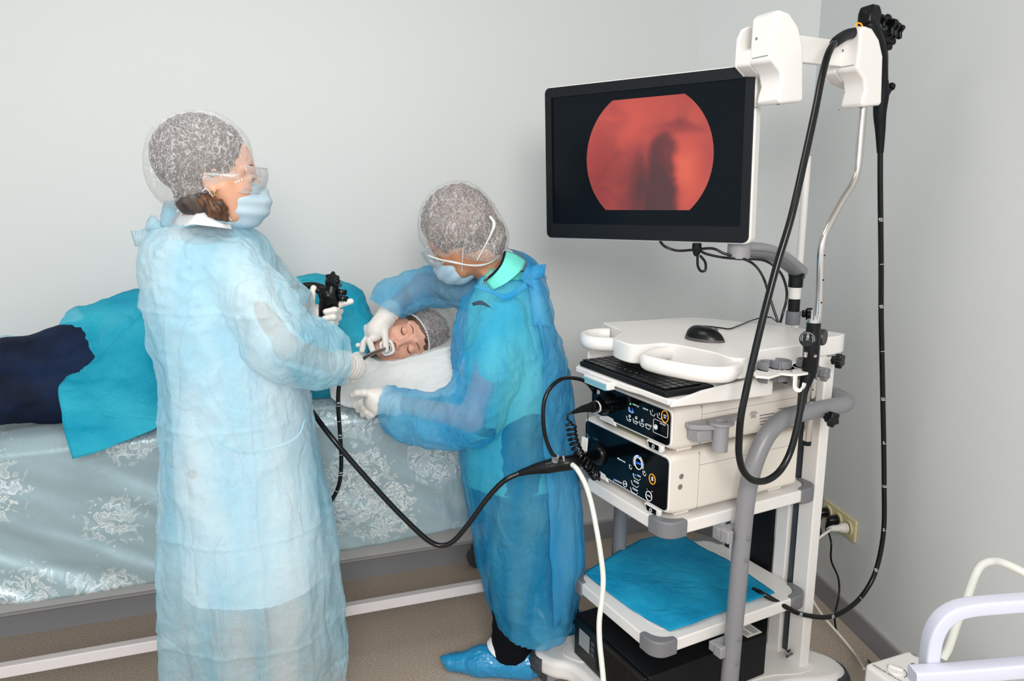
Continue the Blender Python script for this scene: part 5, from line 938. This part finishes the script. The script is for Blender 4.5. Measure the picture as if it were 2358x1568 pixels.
org('hair_net', [ell(HW2(-.028, 0, .052), (.118, .100, .108), .02, B2), ell(Y(1062, 530, 2.25), (.122, .10, .095), .03, basis((-.9, .1, -.25), (-.25, 0, 1))), ell(Y(1140, 552, 2.24), (.042, .055, .066), .03), ell(Y(1108, 582, 2.22), (.05, .05, .03), .03)], .0035, M['cap'], n2, cap_disp, lambda C_: ((C_ - Y(1075, 606, 2.2)) @ nrm((.12, 0, 1))) < .012 + .2 * 0)
e2 = [(972, 580), (990, 590), (1015, 598), (1045, 604), (1075, 610), (1105, 611), (1130, 604), (1150, 588)]
ob('elastic_edge', MB().tube([Y(a, b, 2.22 - .07 * math.sin(math.pi * i / 7)) for i, (a, b) in enumerate(e2)], [.0022 + .0012 * (i % 2) for i in range(8)], 8, smooth=5), M['whitecloth'], n2, world=True)
ob('net_knot', MB().tube([Y(1128, 498, 2.15), Y(1138, 515, 2.14), Y(1130, 540, 2.135), Y(1112, 575, 2.14), Y(1098, 600, 2.14)], [.003, .005, .003, .002, .0015], 10, smooth=5), M['whitecloth'], n2, world=True)
org('face_mask', [ell(HW2(.052, 0, -.060), (.070, .060, .062), .02, B2), ell(HW2(.098, 0, -.045), (.026, .022, .030), .03, B2), ell(HW2(-.035, 0, -.06), (.075, .09, .09), .008, B2, True)], .003, M['mask'], n2, lambda P, N_: np.sin(((P - c2) @ B2)[:, 2] * 210 + 1) * .0014, lambda C_: (((C_ - c2) @ B2)[:, 2] > .0))
for z0, z1 in ((-.02, .0), (-.09, -.03)):
    ob('ear_loop', MB().tube([HW2(.05, .058, z0), HW2(.02, .076, (z0 + z1) / 2), HW2(-.01, .086, z1)], .0014, 6, smooth=5), M['whitecloth'], n2, world=True)
gr = []
for i in range(9):
    t = -1.25 + 2.5 * i / 8; x = .108 * math.cos(t * .82) + .014; y = .084 * math.sin(t); gr.append([HW2(x, y, .036), HW2(x + .004, y * 1.02, .014), HW2(x - .002, y, -.016), HW2(x - .012, y * .97, -.03)])
g_ = sheet('goggles', gr, M['clear'], n2, 4, solid=.0012)
for k_, z in ((0, .036), (1, -.028)): ob('goggle_rim', MB().tube([HW2(.108 * math.cos(t * .82) + .014 - (.008 if k_ else 0), .085 * math.sin(t), z) for t in np.linspace(-1.25, 1.25, 15)], .0022, 8), M['clear'], g_, world=True)
# mint scrub top, black trousers
sc2 = levels([(612, 1128, 1205), (640, 1100, 1228), (700, 1072, 1250), (780, 1062, 1266), (900, 1065, 1285), (1000, 1062, 1296), (1108, 1072, 1300)], D2, ((612, 760, 1108), (.075, .14, .145)))
zsc = min(q[0] for q in sc2)
scr_ = org('scrub_top', [stack(sc2, .04, folds(6, .02, .75, 1.2))] + chain([Y(1150, 745, 2.14), Y(1132, 850, 2.07)], [.052, .050], .04), .005, M['scrub'], n2, lambda P, N_: crumple(.004, .0015)(P, N_) - .009 * (P[:, 2] < 1.36), lambda C_: (C_[:, 2] < zsc + .004) | (((C_ - Y(1150, 622, D2)) @ nrm((.35, 0, 1))) > .02))
sheet('scrub_collar', [[Y(1118, 640, 2.13), Y(1140, 622, 2.12), Y(1160, 598, 2.14), Y(1166, 578, 2.2)], [Y(1122, 652, 2.12), Y(1148, 634, 2.105), Y(1176, 606, 2.13), Y(1186, 584, 2.2)], [Y(1135, 668, 2.10), Y(1168, 650, 2.085), Y(1200, 622, 2.12), Y(1212, 600, 2.2)]], M['scrub'], scr_, 5)
ob('dark_neckband', MB().tube([Y(1116, 646, 2.128), Y(1138, 628, 2.115), Y(1156, 604, 2.135), Y(1162, 582, 2.19)], [(.0035, .007)] * 4, 8, flat=(0, 1, 0), smooth=5), M['navy'], scr_, world=True)
sheet('dark_pocket_patch', [[Y(1088, 986, 2.055), Y(1115, 984, 2.04), Y(1142, 988, 2.04)], [Y(1090, 998, 2.05), Y(1116, 1006, 2.035), Y(1142, 1010, 2.035)]], M['blackm'], scr_, 4, solid=.001)
sheet('dark_pocket_patch', [[Y(1086, 698, 2.068), Y(1108, 692, 2.06), Y(1134, 710, 2.06)], [Y(1090, 704, 2.066), Y(1110, 702, 2.056), Y(1134, 711, 2.06)]], mat('shirt_emblem', '35455a', .8), scr_, 4, solid=.001)
ob('necklace', MB().tube([Y(1112, 656, 2.11), Y(1121, 640, 2.105), Y(1136, 622, 2.11), Y(1150, 602, 2.14)], .0011, 6, smooth=5), mat('gold_chain', 'd8a868', .3, metal=1), n2, world=True)
tr_ = []
for fx, fy in ((.0, 2.17), (.17, 2.37)):
    g = np.array([fx, fy, 0]); tr_ += chain([g + [.03 if fx < .1 else -.10, -.03, .84], g + [.0 if fx < .1 else -.075, -.02, .48], g + [0 if fx < .1 else -.04, 0, .30], g + [0, 0, .10]], [.088, .072, .068, .064], .03)
org('trousers', tr_, .006, M['trouser'], n2, crumple(.006, .003, 9, 24, 1.2))
for k_, (fx, fy) in enumerate(((.0, 2.17), (.17, 2.37))):
    g = np.array([fx, fy, 0]); f_ = nrm((-.9, .10, 0)); q = org('shoe_cover', [cone(g + f_ * -.05 + [0, 0, .05], g + f_ * .10 + [0, 0, .040], .056, .046, .02), cone(g + f_ * .10 + [0, 0, .040], g + f_ * .20 + [0, 0, .028], .046, .027, .02), cone(g + f_ * .19 + [0, 0, .035], g + f_ * .235 + [0, 0, .04], .012, .005, .02)], .004, M['film'], n2, lambda P, N_: ridge(P * np.array([22, 60, 22]), 3) * .009 - np.where(P[:, 2] < .004, P[:, 2] - .004, 0) * 0)
    ob('sock', MB().tube([g + f_ * .045 + [0, 0, .085], g + f_ * .02 + [0, 0, .12]], [.045, .04], 16), M['coat'], n2, world=True)
# gown
g2 = levels([(640, 1108, 1238), (668, 1085, 1255), (700, 1066, 1264), (760, 1050, 1280), (830, 1043, 1300), (900, 1048, 1308), (1000, 1058, 1312), (1100, 1074, 1324), (1200, 1090, 1334), (1290, 1106, 1338), (1360, 1124, 1332), (1425, 1146, 1312)], D2, ((640, 760, 1000, 1425), (.10, .165, .165, .17)))
z2 = min(q[0] for q in g2)
s2_ = chain([Y(1160, 735, 2.09), Y(1128, 850, 2.04), Y(1085, 950, 2.02), Y(1015, 972, 2.03), Y(940, 958, 2.06), Y(895, 930, 2.09)], [.062, .078, .086, .074, .064, .050], .03)
s3_ = chain([Y(1080, 668, 2.36), Y(1010, 655, 2.46), Y(950, 672, 2.46), Y(905, 690, 2.42), Y(893, 705, 2.405)], [.062, .060, .056, .056, .050], .03)
def g2d(P, N_):
    w = np.clip((1.05 - P[:, 2]) / .4, 0, 1); arm = np.clip((-.06 - P[:, 0]) / .08, 0, 1) * (P[:, 2] > .8)
    return ridge(P * np.array([6, 6, 1.5]), 3) * .026 * w + ridge(np.stack([P[:, 0] * 9 - P[:, 2] * 5, P[:, 1] * 9, P[:, 2] * 9 + P[:, 0] * 5], 1) + 1, 3) * .024 * (1 - .5 * w) + .006 + ridge(P * 24, 2) * .003 + arm * (ridge(P * np.array([14, 14, 8]), 3) * .014)
def g2c(C_):
    hem = z2 + .012 + .05 * np.clip((.10 - C_[:, 0]) / .2, 0, 1) - .02
    return (C_[:, 2] < hem) | ((((C_ - Y(1165, 628, 2.10)) @ nrm((.42, -.35, 1))) > 0) & (C_[:, 1] < 2.33)) | ((C_[:, 1] < 2.25) & (((C_ - Y(893, 930, 2.09)) @ nrm((-1, .25, .05))) > .005)) | ((C_[:, 0] < -.2) & (C_[:, 1] > 2.25) & (((C_ - Y(890, 712, 2.40)) @ nrm((-.5, -.2, -.8))) > .0))
gw2 = org('gown', [stack(g2, .05, folds(6, .035, .2, 1.0, 1.2))] + s2_ + s3_, .0048, M['gown2'], n2, g2d, g2c)
sheet('gown_edge', [[Y(1196, 640, 2.09), Y(1215, 606, 2.16), Y(1195, 580, 2.3), Y(1160, 566, 2.38)], [Y(1232, 668, 2.10), Y(1246, 628, 2.18), Y(1225, 598, 2.33), Y(1185, 585, 2.42)], [Y(1262, 720, 2.13), Y(1264, 668, 2.22), Y(1250, 632, 2.36), Y(1215, 640, 2.42)]], M['gown2'], gw2, 6, .01, 14)
def rib2(rows): return sheet('tie_ribbon', rows, M['gown2'], gw2, 5, .008, 25)
rib2([[Y(1205, 622, 2.14), Y(1218, 650, 2.12)], [Y(1230, 612, 2.13), Y(1236, 640, 2.11)], [Y(1256, 608, 2.14), Y(1252, 640, 2.13)], [Y(1240, 612, 2.18), Y(1236, 636, 2.17)]]); rib2([[Y(1215, 640, 2.11), Y(1240, 636, 2.12)], [Y(1222, 690, 2.09), Y(1252, 690, 2.10)], [Y(1228, 750, 2.07), Y(1270, 752, 2.09)]])
rib2([[Y(1090, 655, 2.09), Y(1092, 664, 2.085)], [Y(1130, 666, 2.06), Y(1132, 676, 2.055)], [Y(1165, 678, 2.05), Y(1168, 690, 2.045)], [Y(1210, 648, 2.08), Y(1216, 662, 2.075)]])
sheet('back_panel', [[Y(1236, 655, 2.2), Y(1262, 700, 2.2), Y(1240, 740, 2.06)], [Y(1262, 760, 2.22), Y(1290, 800, 2.2), Y(1255, 850, 2.05)], [Y(1285, 870, 2.22), Y(1314, 880, 2.2), Y(1250, 990, 2.045)], [Y(1300, 1000, 2.24), Y(1326, 1010, 2.16), Y(1258, 1080, 2.04)], [Y(1318, 1150, 2.26), Y(1336, 1160, 2.14), Y(1265, 1200, 2.03)], [Y(1322, 1290, 2.26), Y(1342, 1295, 2.12), Y(1270, 1320, 2.02)], [Y(1290, 1400, 2.26), Y(1320, 1390, 2.14), Y(1276, 1452, 2.03)]], M['gown2'], gw2, 6, .02, 9, rid=True)
glove('left_glove', hN, Y(868, 920, 2.10), Y(905, 928, 2.10), .033, n2); glove('right_glove', hF, Y(870, 755, dh + .005), Y(897, 718, 2.40), .031, n2)
# ================================================= patient lying on the left side
pt = empty('person', tuple(bedp(.7, .35, BZ + .005))); tag(pt, 'person lying on the bed in teal gown and navy trousers with eyes closed', 'person')
B3 = basis((.08, -.98, .10), (.94, .06, .30)); c3 = Y(936, 784, 2.375) - B3[:, 0] * .078; nk3 = Y(800, 828, 2.52)
hp3, HW3 = head_prims(c3, B3, .98, nk3)
open_m = [ell(HW3(.102, 0, -.064), (.02, .016, .013), .006, B3, True)]
shU, shD, hip = Y(745, 715, 2.56), Y(730, 840, 2.46), Y(300, 790, 2.28)
torso = chain([shU, Y(560, 730, 2.46), Y(330, 765, 2.26)], [.085, .10, .115], .06) + chain([Y(730, 830, 2.44), Y(560, 840, 2.38), Y(330, 850, 2.2)], [.10, .11, .11], .06) + [cone(shU, shD, .085, .09, .06), cone(nk3, Y(745, 790, 2.5), .055, .08, .06)]
lU = chain([Y(320, 775, 2.25), Y(160, 815, 2.12), Y(20, 838, 2.05), Y(-160, 850, 2.0)], [.11, .066, .055, .045], .03); lD = chain([Y(320, 850, 2.2), Y(150, 905, 2.06), Y(10, 915, 1.98), Y(-160, 925, 1.9)], [.11, .074, .058, .045], .03)
arm3 = chain([Y(762, 700, 2.50), Y(810, 755, 2.42), Y(800, 820, 2.36)], [.055, .045, .035], .03)
org('body', hp3 + open_m + torso + lU + lD + arm3, .0033, M['skin3'], pt)
# face details
for s in (1, -1):
    ob('eyelashes', MB().tube([HW3(.086, s * .019, .0005), HW3(.0905, s * .028, -.005), HW3(.088, s * .038, -.0045), HW3(.079, s * .046, .0)], [.0008, .0015, .0016, .0009], 6, smooth=5), M['lash'], pt, world=True)
    ob('eyebrow', MB().tube([HW3(.092, s * .014, .028), HW3(.090, s * .030, .033), HW3(.078, s * .047, .029)], [(.0012, .003), (.0014, .0034), (.0008, .0015)], 8, flat=(0, -1, 0), smooth=5), M['brow'], pt, world=True)
lips = MB().tube([HW3(.094, .024 * math.cos(R(t)), -.064 + .016 * math.sin(R(t))) for t in range(0, 360, 18)], .0052, 10, closed=True); ob('lips', lips, M['lip'], pt, world=True)
nst = MB()
for s in (1, -1): nst.ball(HW3(.1105, s * .0065, -.0365), (.003, .0022, .002), 6)
obs('nostril', nst, mat('nostril', '7a3a30', .6), pt, world=True)
org('hair', [ell(HW3(-.018, 0, .052), (.099, .084, .091), .02, B3), ell(HW3(.100, 0, -.035), (.045, .1, .095), .01, B3, True), cone(HW3(-.01, .07, .02), HW3(.0, .076, -.04), .014, .006, .02)], .004, M['hair2'], pt, lambda P, N_: np.sin(P[:, 0] * 200 + P[:, 2] * 260 + 4 * perlin(P * 20)) * .0015)
org('hair_net', [ell(HW3(-.022, 0, .062), (.103, .090, .095), .02, B3), ell(HW3(-.03, -.02, .12), (.055, .05, .045), .03, B3)], .0033, M['cap'], pt, cap_disp, lambda C_: (((C_ - HW3(.062, 0, .058)) @ (B3 @ nrm((-.55, 0, .83)))) < 0))
el_ = edge_loop(HW3(-.022, 0, .062), (.103, .090, .095), B3, HW3(.062, 0, .058), B3 @ nrm((-.55, 0, .83)), 110)
ob('elastic_edge', MB().tube(el_, [.0022 + .0022 * (i % 2) for i in range(110)], 6, closed=True), M['whitecloth'], pt, world=True)
# trousers
org('trousers', grow(lU[1:], .012) + grow(lD[1:], .012) + [cone(Y(300, 790, 2.24), Y(150, 812, 2.12), .11, .078, .03), cone(Y(300, 860, 2.18), Y(140, 905, 2.06), .11, .084, .03)], .006, M['navy'], pt, crumple(.007, .003, 8, 20, 1))
# gown on the body
gp = grow(torso[:6], .018) + chain([Y(715, 700, 2.52), Y(782, 715, 2.47), Y(812, 770, 2.42), Y(800, 830, 2.40)], [.09, .085, .075, .07], .05)
org('gown', gp + [ell(Y(230, 800, 2.2), (.16, .12, .13), .06), cone(Y(560, 885, 2.25), Y(770, 900, 2.30), .05, .04, .06)], .006, M['gown3'], pt, lambda P, N_: ridge(P * np.array([5, 7, 9]), 3) * .022 + ridge(P * 17, 2) * .005, lambda C_: (C_[:, 2] < BZ + .002) | (((C_ - Y(150, 820, 2.15)) @ nrm((-1, -.1, .1))) > 0))
sheet('gown_skirt', [
    [Y(136, 782, 2.22), Y(150, 800, 2.13), Y(166, 845, 2.05), Y(150, 872, 2.0), Y(134, 896, 1.95), Y(142, 955, 1.90), Y(150, 1000, 1.885), Y(168, 1057, 1.87)],
    [Y(205, 745, 2.26), Y(215, 780, 2.14), Y(218, 835, 2.06), Y(212, 880, 2.0), Y(208, 910, 1.965), Y(208, 960, 1.915), Y(212, 1000, 1.90), Y(228, 1040, 1.885)],
    [Y(275, 706, 2.27), Y(280, 750, 2.13), Y(280, 820, 2.06), Y(275, 880, 2.01), Y(270, 915, 1.985), Y(272, 955, 1.95), Y(275, 990, 1.93), Y(290, 1015, 1.915)],
    [Y(345, 680, 2.29), Y(345, 730, 2.15), Y(350, 820, 2.08), Y(345, 880, 2.04), Y(345, 915, 2.01), Y(345, 945, 1.98), Y(348, 965, 1.96), Y(352, 990, 1.945)],
    [Y(420, 675, 2.33), Y(420, 730, 2.2), Y(420, 820, 2.13), Y(415, 880, 2.08), Y(415, 910, 2.05), Y(415, 935, 2.02), Y(418, 950, 2.0), Y(420, 960, 1.98)],
    [Y(520, 690, 2.38), Y(520, 740, 2.26), Y(520, 820, 2.2), Y(520, 880, 2.13), Y(520, 905, 2.10), Y(520, 920, 2.08), Y(522, 930, 2.06), Y(522, 938, 2.04)]], M['gown3'], pt, 7, .022, 8, rid=True)
ob('foot_cover', surface([ell(Y(20, 812, 2.25), (.10, .05, .05), .02), cone(Y(20, 815, 2.24), Y(-60, 830, 2.2), .05, .05, .03)], .005, lambda P, N_: ridge(P * 20, 2) * .008), M['gown'], pt, world=True, smooth=180)
# ------------------------------------------------------------------ pillow and white sheet under the head
pw = empty('pillow', tuple(Y(930, 870, 2.42) * [1, 1, 0] + [0, 0, BZ])); tag(pw, 'white covered pillow under the head of the lying person', 'pillow')
pl = [cone(Y(850, 868, 2.46), Y(1060, 822, 2.50), .075, .08, .05), cone(Y(880, 905, 2.28), Y(1070, 862, 2.32), .060, .065, .05), cone(Y(850, 880, 2.40), Y(1060, 845, 2.42), .075, .08, .05), cone(Y(830, 900, 2.32), Y(860, 860, 2.5), .05, .05, .05)]
org('cover', pl, .005, M['whitecloth'], pw, lambda P, N_: ridge(P * np.array([7, 9, 12]), 3) * .012, lambda C_: C_[:, 2] < BZ + .002)
ws = sheet('absorbent_sheet', [
    [Y(775, 772, 2.44), Y(818, 784, 2.40), Y(852, 822, 2.34), Y(905, 831, 2.285), Y(1035, 796, 2.30)],
    [Y(772, 800, 2.38), Y(815, 812, 2.34), Y(856, 842, 2.29), Y(912, 848, 2.25), Y(1042, 818, 2.26)],
    [Y(768, 845, 2.30), Y(812, 858, 2.27), Y(860, 872, 2.24), Y(925, 872, 2.22), Y(1048, 842, 2.22)],
    [Y(760, 890, 2.24), Y(810, 898, 2.22), Y(865, 905, 2.19), Y(935, 900, 2.18), Y(1052, 872, 2.17)],
    [Y(762, 915, 2.20), Y(800, 938, 2.175), Y(868, 935, 2.16), Y(945, 925, 2.15), Y(1052, 905, 2.14)]], M['whitecloth'], None, 8, .012, 14, solid=.0015, rid=True)
tag(ws, 'white disposable sheet spread below the chin in front of the pillow', 'sheet')
# mouthpiece
bb = empty('mouthpiece', tuple(HW3(.12, 0, -.064))); tag(bb, 'white plastic mouthpiece in the mouth of the lying person', 'mouthpiece')
def ringo(x, ry_, rz_, t, n=28): return MB().tube([HW3(x, ry_ * math.copysign(abs(math.cos(R(a_))) ** .6, math.cos(R(a_))), -.064 + rz_ * math.copysign(abs(math.sin(R(a_))) ** .6, math.sin(R(a_)))) for a_ in np.linspace(0, 360, n, endpoint=False)], t, 10, closed=True)
ob('flange', ringo(.113, .0215, .0185, .0055), M['white'], bb, world=True); ob('bite_ring', MB().grid([[tuple(HW3(x, .014 * math.cos(R(a_)), -.064 + .011 * math.sin(R(a_)))) for a_ in range(0, 360, 15)] for x in (.08, .095, .112)], True), M['white'], bb, world=True, solid=.003, smooth=80)
# ================================================= the endoscope in use
s1 = empty('endoscope', tuple(Y(757, 700, dS) * [1, 1, 0] + [0, 0, .9])); tag(s1, 'black flexible endoscope in the gloved hand, leading into the mouth of the lying person', 'endoscope')
Q = lambda a, b, d=dS: Y(a, b, d)
ob('grip', MB().tube([Q(746, 730), Q(750, 710), Q(757, 690), Q(762, 672), Q(764, 656)], [.017, .020, .025, .024, .019], 20, smooth=4), M['black'], s1, world=True)
ob('control_head', surface([ell(Q(766, 648), (.021, .022, .017), .01), ell(Q(756, 680), (.027, .028, .024), .012), ell(Q(740, 668), (.012, .012, .010), .012), cone(Q(768, 690), Q(775, 705), .02, .015, .01)], .0025), M['black'], s1, world=True, smooth=180)
for a, b, r in ((765, 641, .017), (768, 647, .0145)): ob('control_dial', MB().prism([(r * (1 + .2 * math.cos(5 * R(t))) * math.cos(R(t)), r * (1 + .2 * math.cos(5 * R(t))) * math.sin(R(t))) for t in range(0, 360, 9)], -.005, .005, frame(Q(a, b, dS - .018), (1, 0, .2), (0, .5, 1))), M['black'], s1, bevel=.0025, world=True)
for a, b in ((781, 672), (784, 687)):
    v_ = ob('valve', MB().lathe([(.0085, 0), (.0085, .012), (.007, .014), (.007, .017), (.0085, .018), (.0085, .020), (.004, .021)], Q(a, b, dS - .012), (1, -.25, -.08), 18), M['black'], s1, world=True); ob('valve_ring', MB().lathe([(.0089, .009), (.0089, .011)], Q(a, b, dS - .012), (1, -.25, -.08), 18), M['steel'], v_, world=True)
ob('suction_port', MB().lathe([(.008, 0), (.0075, .01), (.005, .014)], Q(735, 669, dS - .008), (-1, -.3, .0), 16), M['black'], s1, world=True); ob('remote_button', MB().lathe([(.005, 0), (.005, .006), (.002, .008)], Q(781, 657, dS - .012), (.9, -.3, .2), 14), M['dgrey'], s1, world=True)
uc1 = [Q(735, 662, dS + .01), Q(712, 657, dS + .01), Q(690, 659, dS), Q(672, 666, dS - .02), Y(655, 690, 2.02), Y(660, 760, 2.05), Y(690, 830, 2.06), Y(703, 880, 2.03), Y(705, 920, 1.98), Y(728, 960, 1.93), Y(770, 1015, 1.90), Y(830, 1085, 1.90), Y(900, 1162, 1.90), Y(960, 1222, 1.90), Y(992, 1248, 1.90), Y(1018, 1256, 1.90), Y(1045, 1245, 1.90), Y(1080, 1205, 1.90), Y(1120, 1150, 1.90), Y(1160, 1108, 1.90), Y(1200, 1088, 1.91)]
ob('universal_cord', MB().tube(uc1, .0072, 16, smooth=7), M['rubber'], s1, world=True)
ob('cord_boot', MB().tube([Q(742, 664, dS + .008), Q(722, 658, dS + .01), Q(700, 658, dS + .005)], [.0115, .0105, .009], 14, smooth=4), M['blackm'], s1, world=True)
it1 = [Q(745, 735), Q(742, 760), Y(735, 800, 2.07), Y(715, 850, 2.06), Y(712, 900, 2.0), Y(720, 1050, 1.98), Y(735, 1150, 1.98), Y(752, 1162, 1.985), Y(768, 1145, 1.99), Y(782, 1110, 1.99), Y(786, 1060, 1.98), Y(783, 1000, 1.97), Y(779, 940, 1.965), Y(780, 895, 1.96), Y(788, 872, 1.955), Y(815, 846, 1.97), Y(832, 830, 2.03), Y(855, 815, 2.14), HW3(.125, 0, -.066), HW3(.09, 0, -.066)]
itp = cr_path(it1, 8); ob('insertion_tube', MB().tube(itp, .0058, 14), M['rubber'], s1, world=True); mk = MB()
for a, b, d, t in ((779, 934, 1.965, '30'), (781, 968, 1.967, ''), (783, 1006, 1.97, '40'), (785, 1044, 1.975, ''), (784, 1092, 1.987, '50'), (776, 1128, 1.99, ''), (755, 1160, 1.986, '60')):
    c = Y(a, b, d); i = min(range(len(itp)), key=lambda k: np.linalg.norm(itp[k] - c)); c = itp[i]; tn = nrm(itp[min(i + 1, len(itp) - 1)] - itp[i - 1]); vw = nrm(CAM - c); vw = nrm(vw - tn * (vw @ tn)); sd_ = np.cross(tn, vw)
    mk.tube([c + (vw * math.cos(q) + sd_ * math.sin(q)) * .006 for q in np.linspace(-1.4, 1.4, 9)], .0006, 5)
    if t: merge_text(mk, t, .008, frame(c + vw * .0064 + tn * .009, sd_, tn))
ob('depth_marks', mk, M['inkp'], s1, world=True, smooth=0)
# its plug at the light source
pe = C0 + CD * .03 + CF * 0 + 0
LSW = lambda q: C0 + CD * q[0] + CF * q[1] + np.array([0, 0, q[2]])
sa, sb = V(1381, 1045); sock = LSW((.02, sa + .035, sb + .7255)); j0 = Y(1320, 1064, 1.90)
ob('connector_boot', MB().tube([Y(1196, 1090, 1.91), Y(1215, 1084, 1.905), Y(1240, 1078, 1.90), Y(1262, 1074, 1.90)], [.0085, .011, .0155, .019], 18, smooth=4), M['blackm'], s1, world=True)
cn1 = ob('connector', MB().tube([Y(1258, 1075, 1.90), Y(1285, 1069, 1.90), j0, j0 * .5 + sock * .5, sock], [.019, .0205, .020, .019, .015], 22, smooth=3), M['black'], s1, world=True)
ob('air_fitting', MB().tube([Y(1278, 1062, 1.885), Y(1280, 1050, 1.88)], .009, 14), M['clear'], cn1, world=True); ob('vent_pin', MB().tube([Y(1299, 1062, 1.88), Y(1297, 1048, 1.88)], [.003, .0045], 10), M['chrome'], cn1, world=True)
tag(ob('connecting_lead', MB().tube([LSW((.03, .39, .97)), Y(1350, 880, 2.0), Y(1325, 871, 1.97), Y(1295, 872, 1.93), Y(1268, 892, 1.90), Y(1253, 925, 1.885), Y(1251, 970, 1.88), Y(1257, 1010, 1.88), Y(1270, 1042, 1.88), Y(1280, 1052, 1.88)], .0055, 12, smooth=6), M['rubber']), 'black lead arching out left of the upper processor down to the connector', 'cable')
# plug and coiled lead of the video processor
a_, b_ = U(1398, 928); so_ = LSW((.0, a_ + .035, b_ + .902))
vpq = empty('coiled_lead', tuple(so_)); tag(vpq, 'black coiled lead with round plug hanging in front of the two processors', 'cable')
ob('plug', MB().tube([so_ + CD * .0, Y(1378, 935, so_[1] - .03), Y(1362, 938, so_[1] - .05)], [.016, .0165, .015], 20), M['black'], vpq, world=True, bevel=.001)
ob('plug_band', MB().tube([Y(1375, 936, so_[1] - .034), Y(1372, 937, so_[1] - .037)], [.0172, .0172], 20), M['white'], vpq, world=True)
ob('plug_boot', MB().tube([Y(1362, 938, so_[1] - .05), Y(1340, 942, so_[1] - .075), Y(1318, 950, so_[1] - .10)], [.0135, .009, .0045], 16, smooth=4), M['blackm'], vpq, world=True)
cy_ = so_[1] - .11; axis = cr_path([Y(1314, 972, cy_), Y(1318, 1005, cy_), Y(1328, 1035, cy_), Y(1345, 1062, cy_ + .005), Y(1362, 1082, cy_ + .02), Y(1374, 1098, cy_ + .04)], 40); hx_ = []; turns = 15
for i, p in enumerate(axis):
    t = nrm(axis[min(i + 1, len(axis) - 1)] - axis[i - 1 if i else 0]); u = nrm(np.cross(t, (0, 1, 0))); w_ = np.cross(t, u); a = 2 * math.pi * turns * i / len(axis); r = .0125 if i > 6 else .0125 * i / 6; hx_.append(p + (u * math.cos(a) + w_ * math.sin(a)) * r)
ob('coil', MB().tube([Y(1318, 950, cy_), Y(1308, 955, cy_), Y(1306, 965, cy_)] + hx_ + [Y(1380, 1106, cy_ + .045), Y(1372, 1100, cy_ + .05)], .0034, 8), M['rubber'], vpq, world=True)
kt_ = empty('key_tag', tuple(Y(1347, 1010, so_[1] - .03))); tag(kt_, 'small white tag hanging on a black string at the left of the light source', 'tag')
ob('string', MB().tube([Y(1354, 950, so_[1] - .05), Y(1354, 985, so_[1] - .04), Y(1352, 1000, so_[1] - .04)], .0011, 6), M['rubber'], kt_, world=True); ob('ring', MB().tube([Y(1351, 1003, so_[1] - .04) + np.array([math.cos(R(t)) * .004, 0, math.sin(R(t)) * .006]) for t in range(0, 360, 20)], .0006, 6, closed=True), M['steel'], kt_, world=True)
tgf = frame(Y(1346, 1024, so_[1] - .035), -CF + CD * .3, (.12, 0, 1)); ob('card', MB().box(-.011, .011, -.022, .022, -.0008, .0008, tgf), M['paper'], kt_, bevel=.0005, world=True); tl = MB(); [tl.box(-.006 + .005 * k, -.0055 + .005 * k, -.015, .012, .0009, .0011, tgf) for k in range(3)]; [tl.box(-.006 + .005 * k, -.0055 + .005 * k, -.015, .012, -.0011, -.0009, tgf) for k in range(3)]; ob('writing', tl, M['greyl'], kt_, world=True, smooth=0)
# milky suction hose running down in front of the cart
hp_ = [(1318, 1070, 1.84), (1330, 1082, 1.82), (1348, 1115, 1.80), (1362, 1160, 1.78), (1374, 1220, 1.75), (1383, 1275, 1.72), (1389, 1330, 1.68), (1386, 1380, 1.66), (1380, 1430, 1.64), (1381, 1480, 1.62), (1386, 1530, 1.6), (1390, 1580, 1.58), (1392, 1680, 1.54)]
tag(ob('suction_hose', MB().tube([Y(a, b, d - .12) for a, b, d in hp_], .0062, 14, smooth=6), M['hose']), 'milky translucent hose running down in front of the cart shelves', 'hose')
# turquoise drape on the middle shelf
zd = .378
dr = sheet('folded_drape', [[np.array(C0 + CD * q[0] + CF * q[1] + np.array([0, 0, q[2]])) for q in r] for r in (
    [CZ(1345, 1318, zd), CZ(1400, 1285, zd + .015), CZ(1445, 1258, zd + .012), CZ(1500, 1237, zd + .006), CZ(1578, 1236, zd + .006)],
    [CZ(1385, 1350, zd), CZ(1440, 1320, zd + .008), CZ(1500, 1290, zd + .01), CZ(1560, 1270, zd + .006), CZ(1620, 1262, zd + .003)],
    [CZ(1440, 1392, zd), CZ(1490, 1365, zd + .012), CZ(1560, 1335, zd + .014), CZ(1620, 1312, zd + .01), CZ(1680, 1292, zd + .003)],
    [CZ(1490, 1425, zd), CZ(1540, 1408, zd + .01), CZ(1610, 1378, zd + .012), CZ(1670, 1352, zd + .008), CZ(1735, 1330, zd + .004)],
    [CZ(1543, 1452, zd), CZ(1592, 1436, zd + .005), CZ(1660, 1410, zd + .004), CZ(1715, 1388, zd + .004), CZ(1784, 1364, zd + .012)])], M['drape'], None, 8, .006, 16, solid=.003, rid=True)
tag(dr, 'turquoise folded drape lying on the middle shelf of the cart', 'drape')
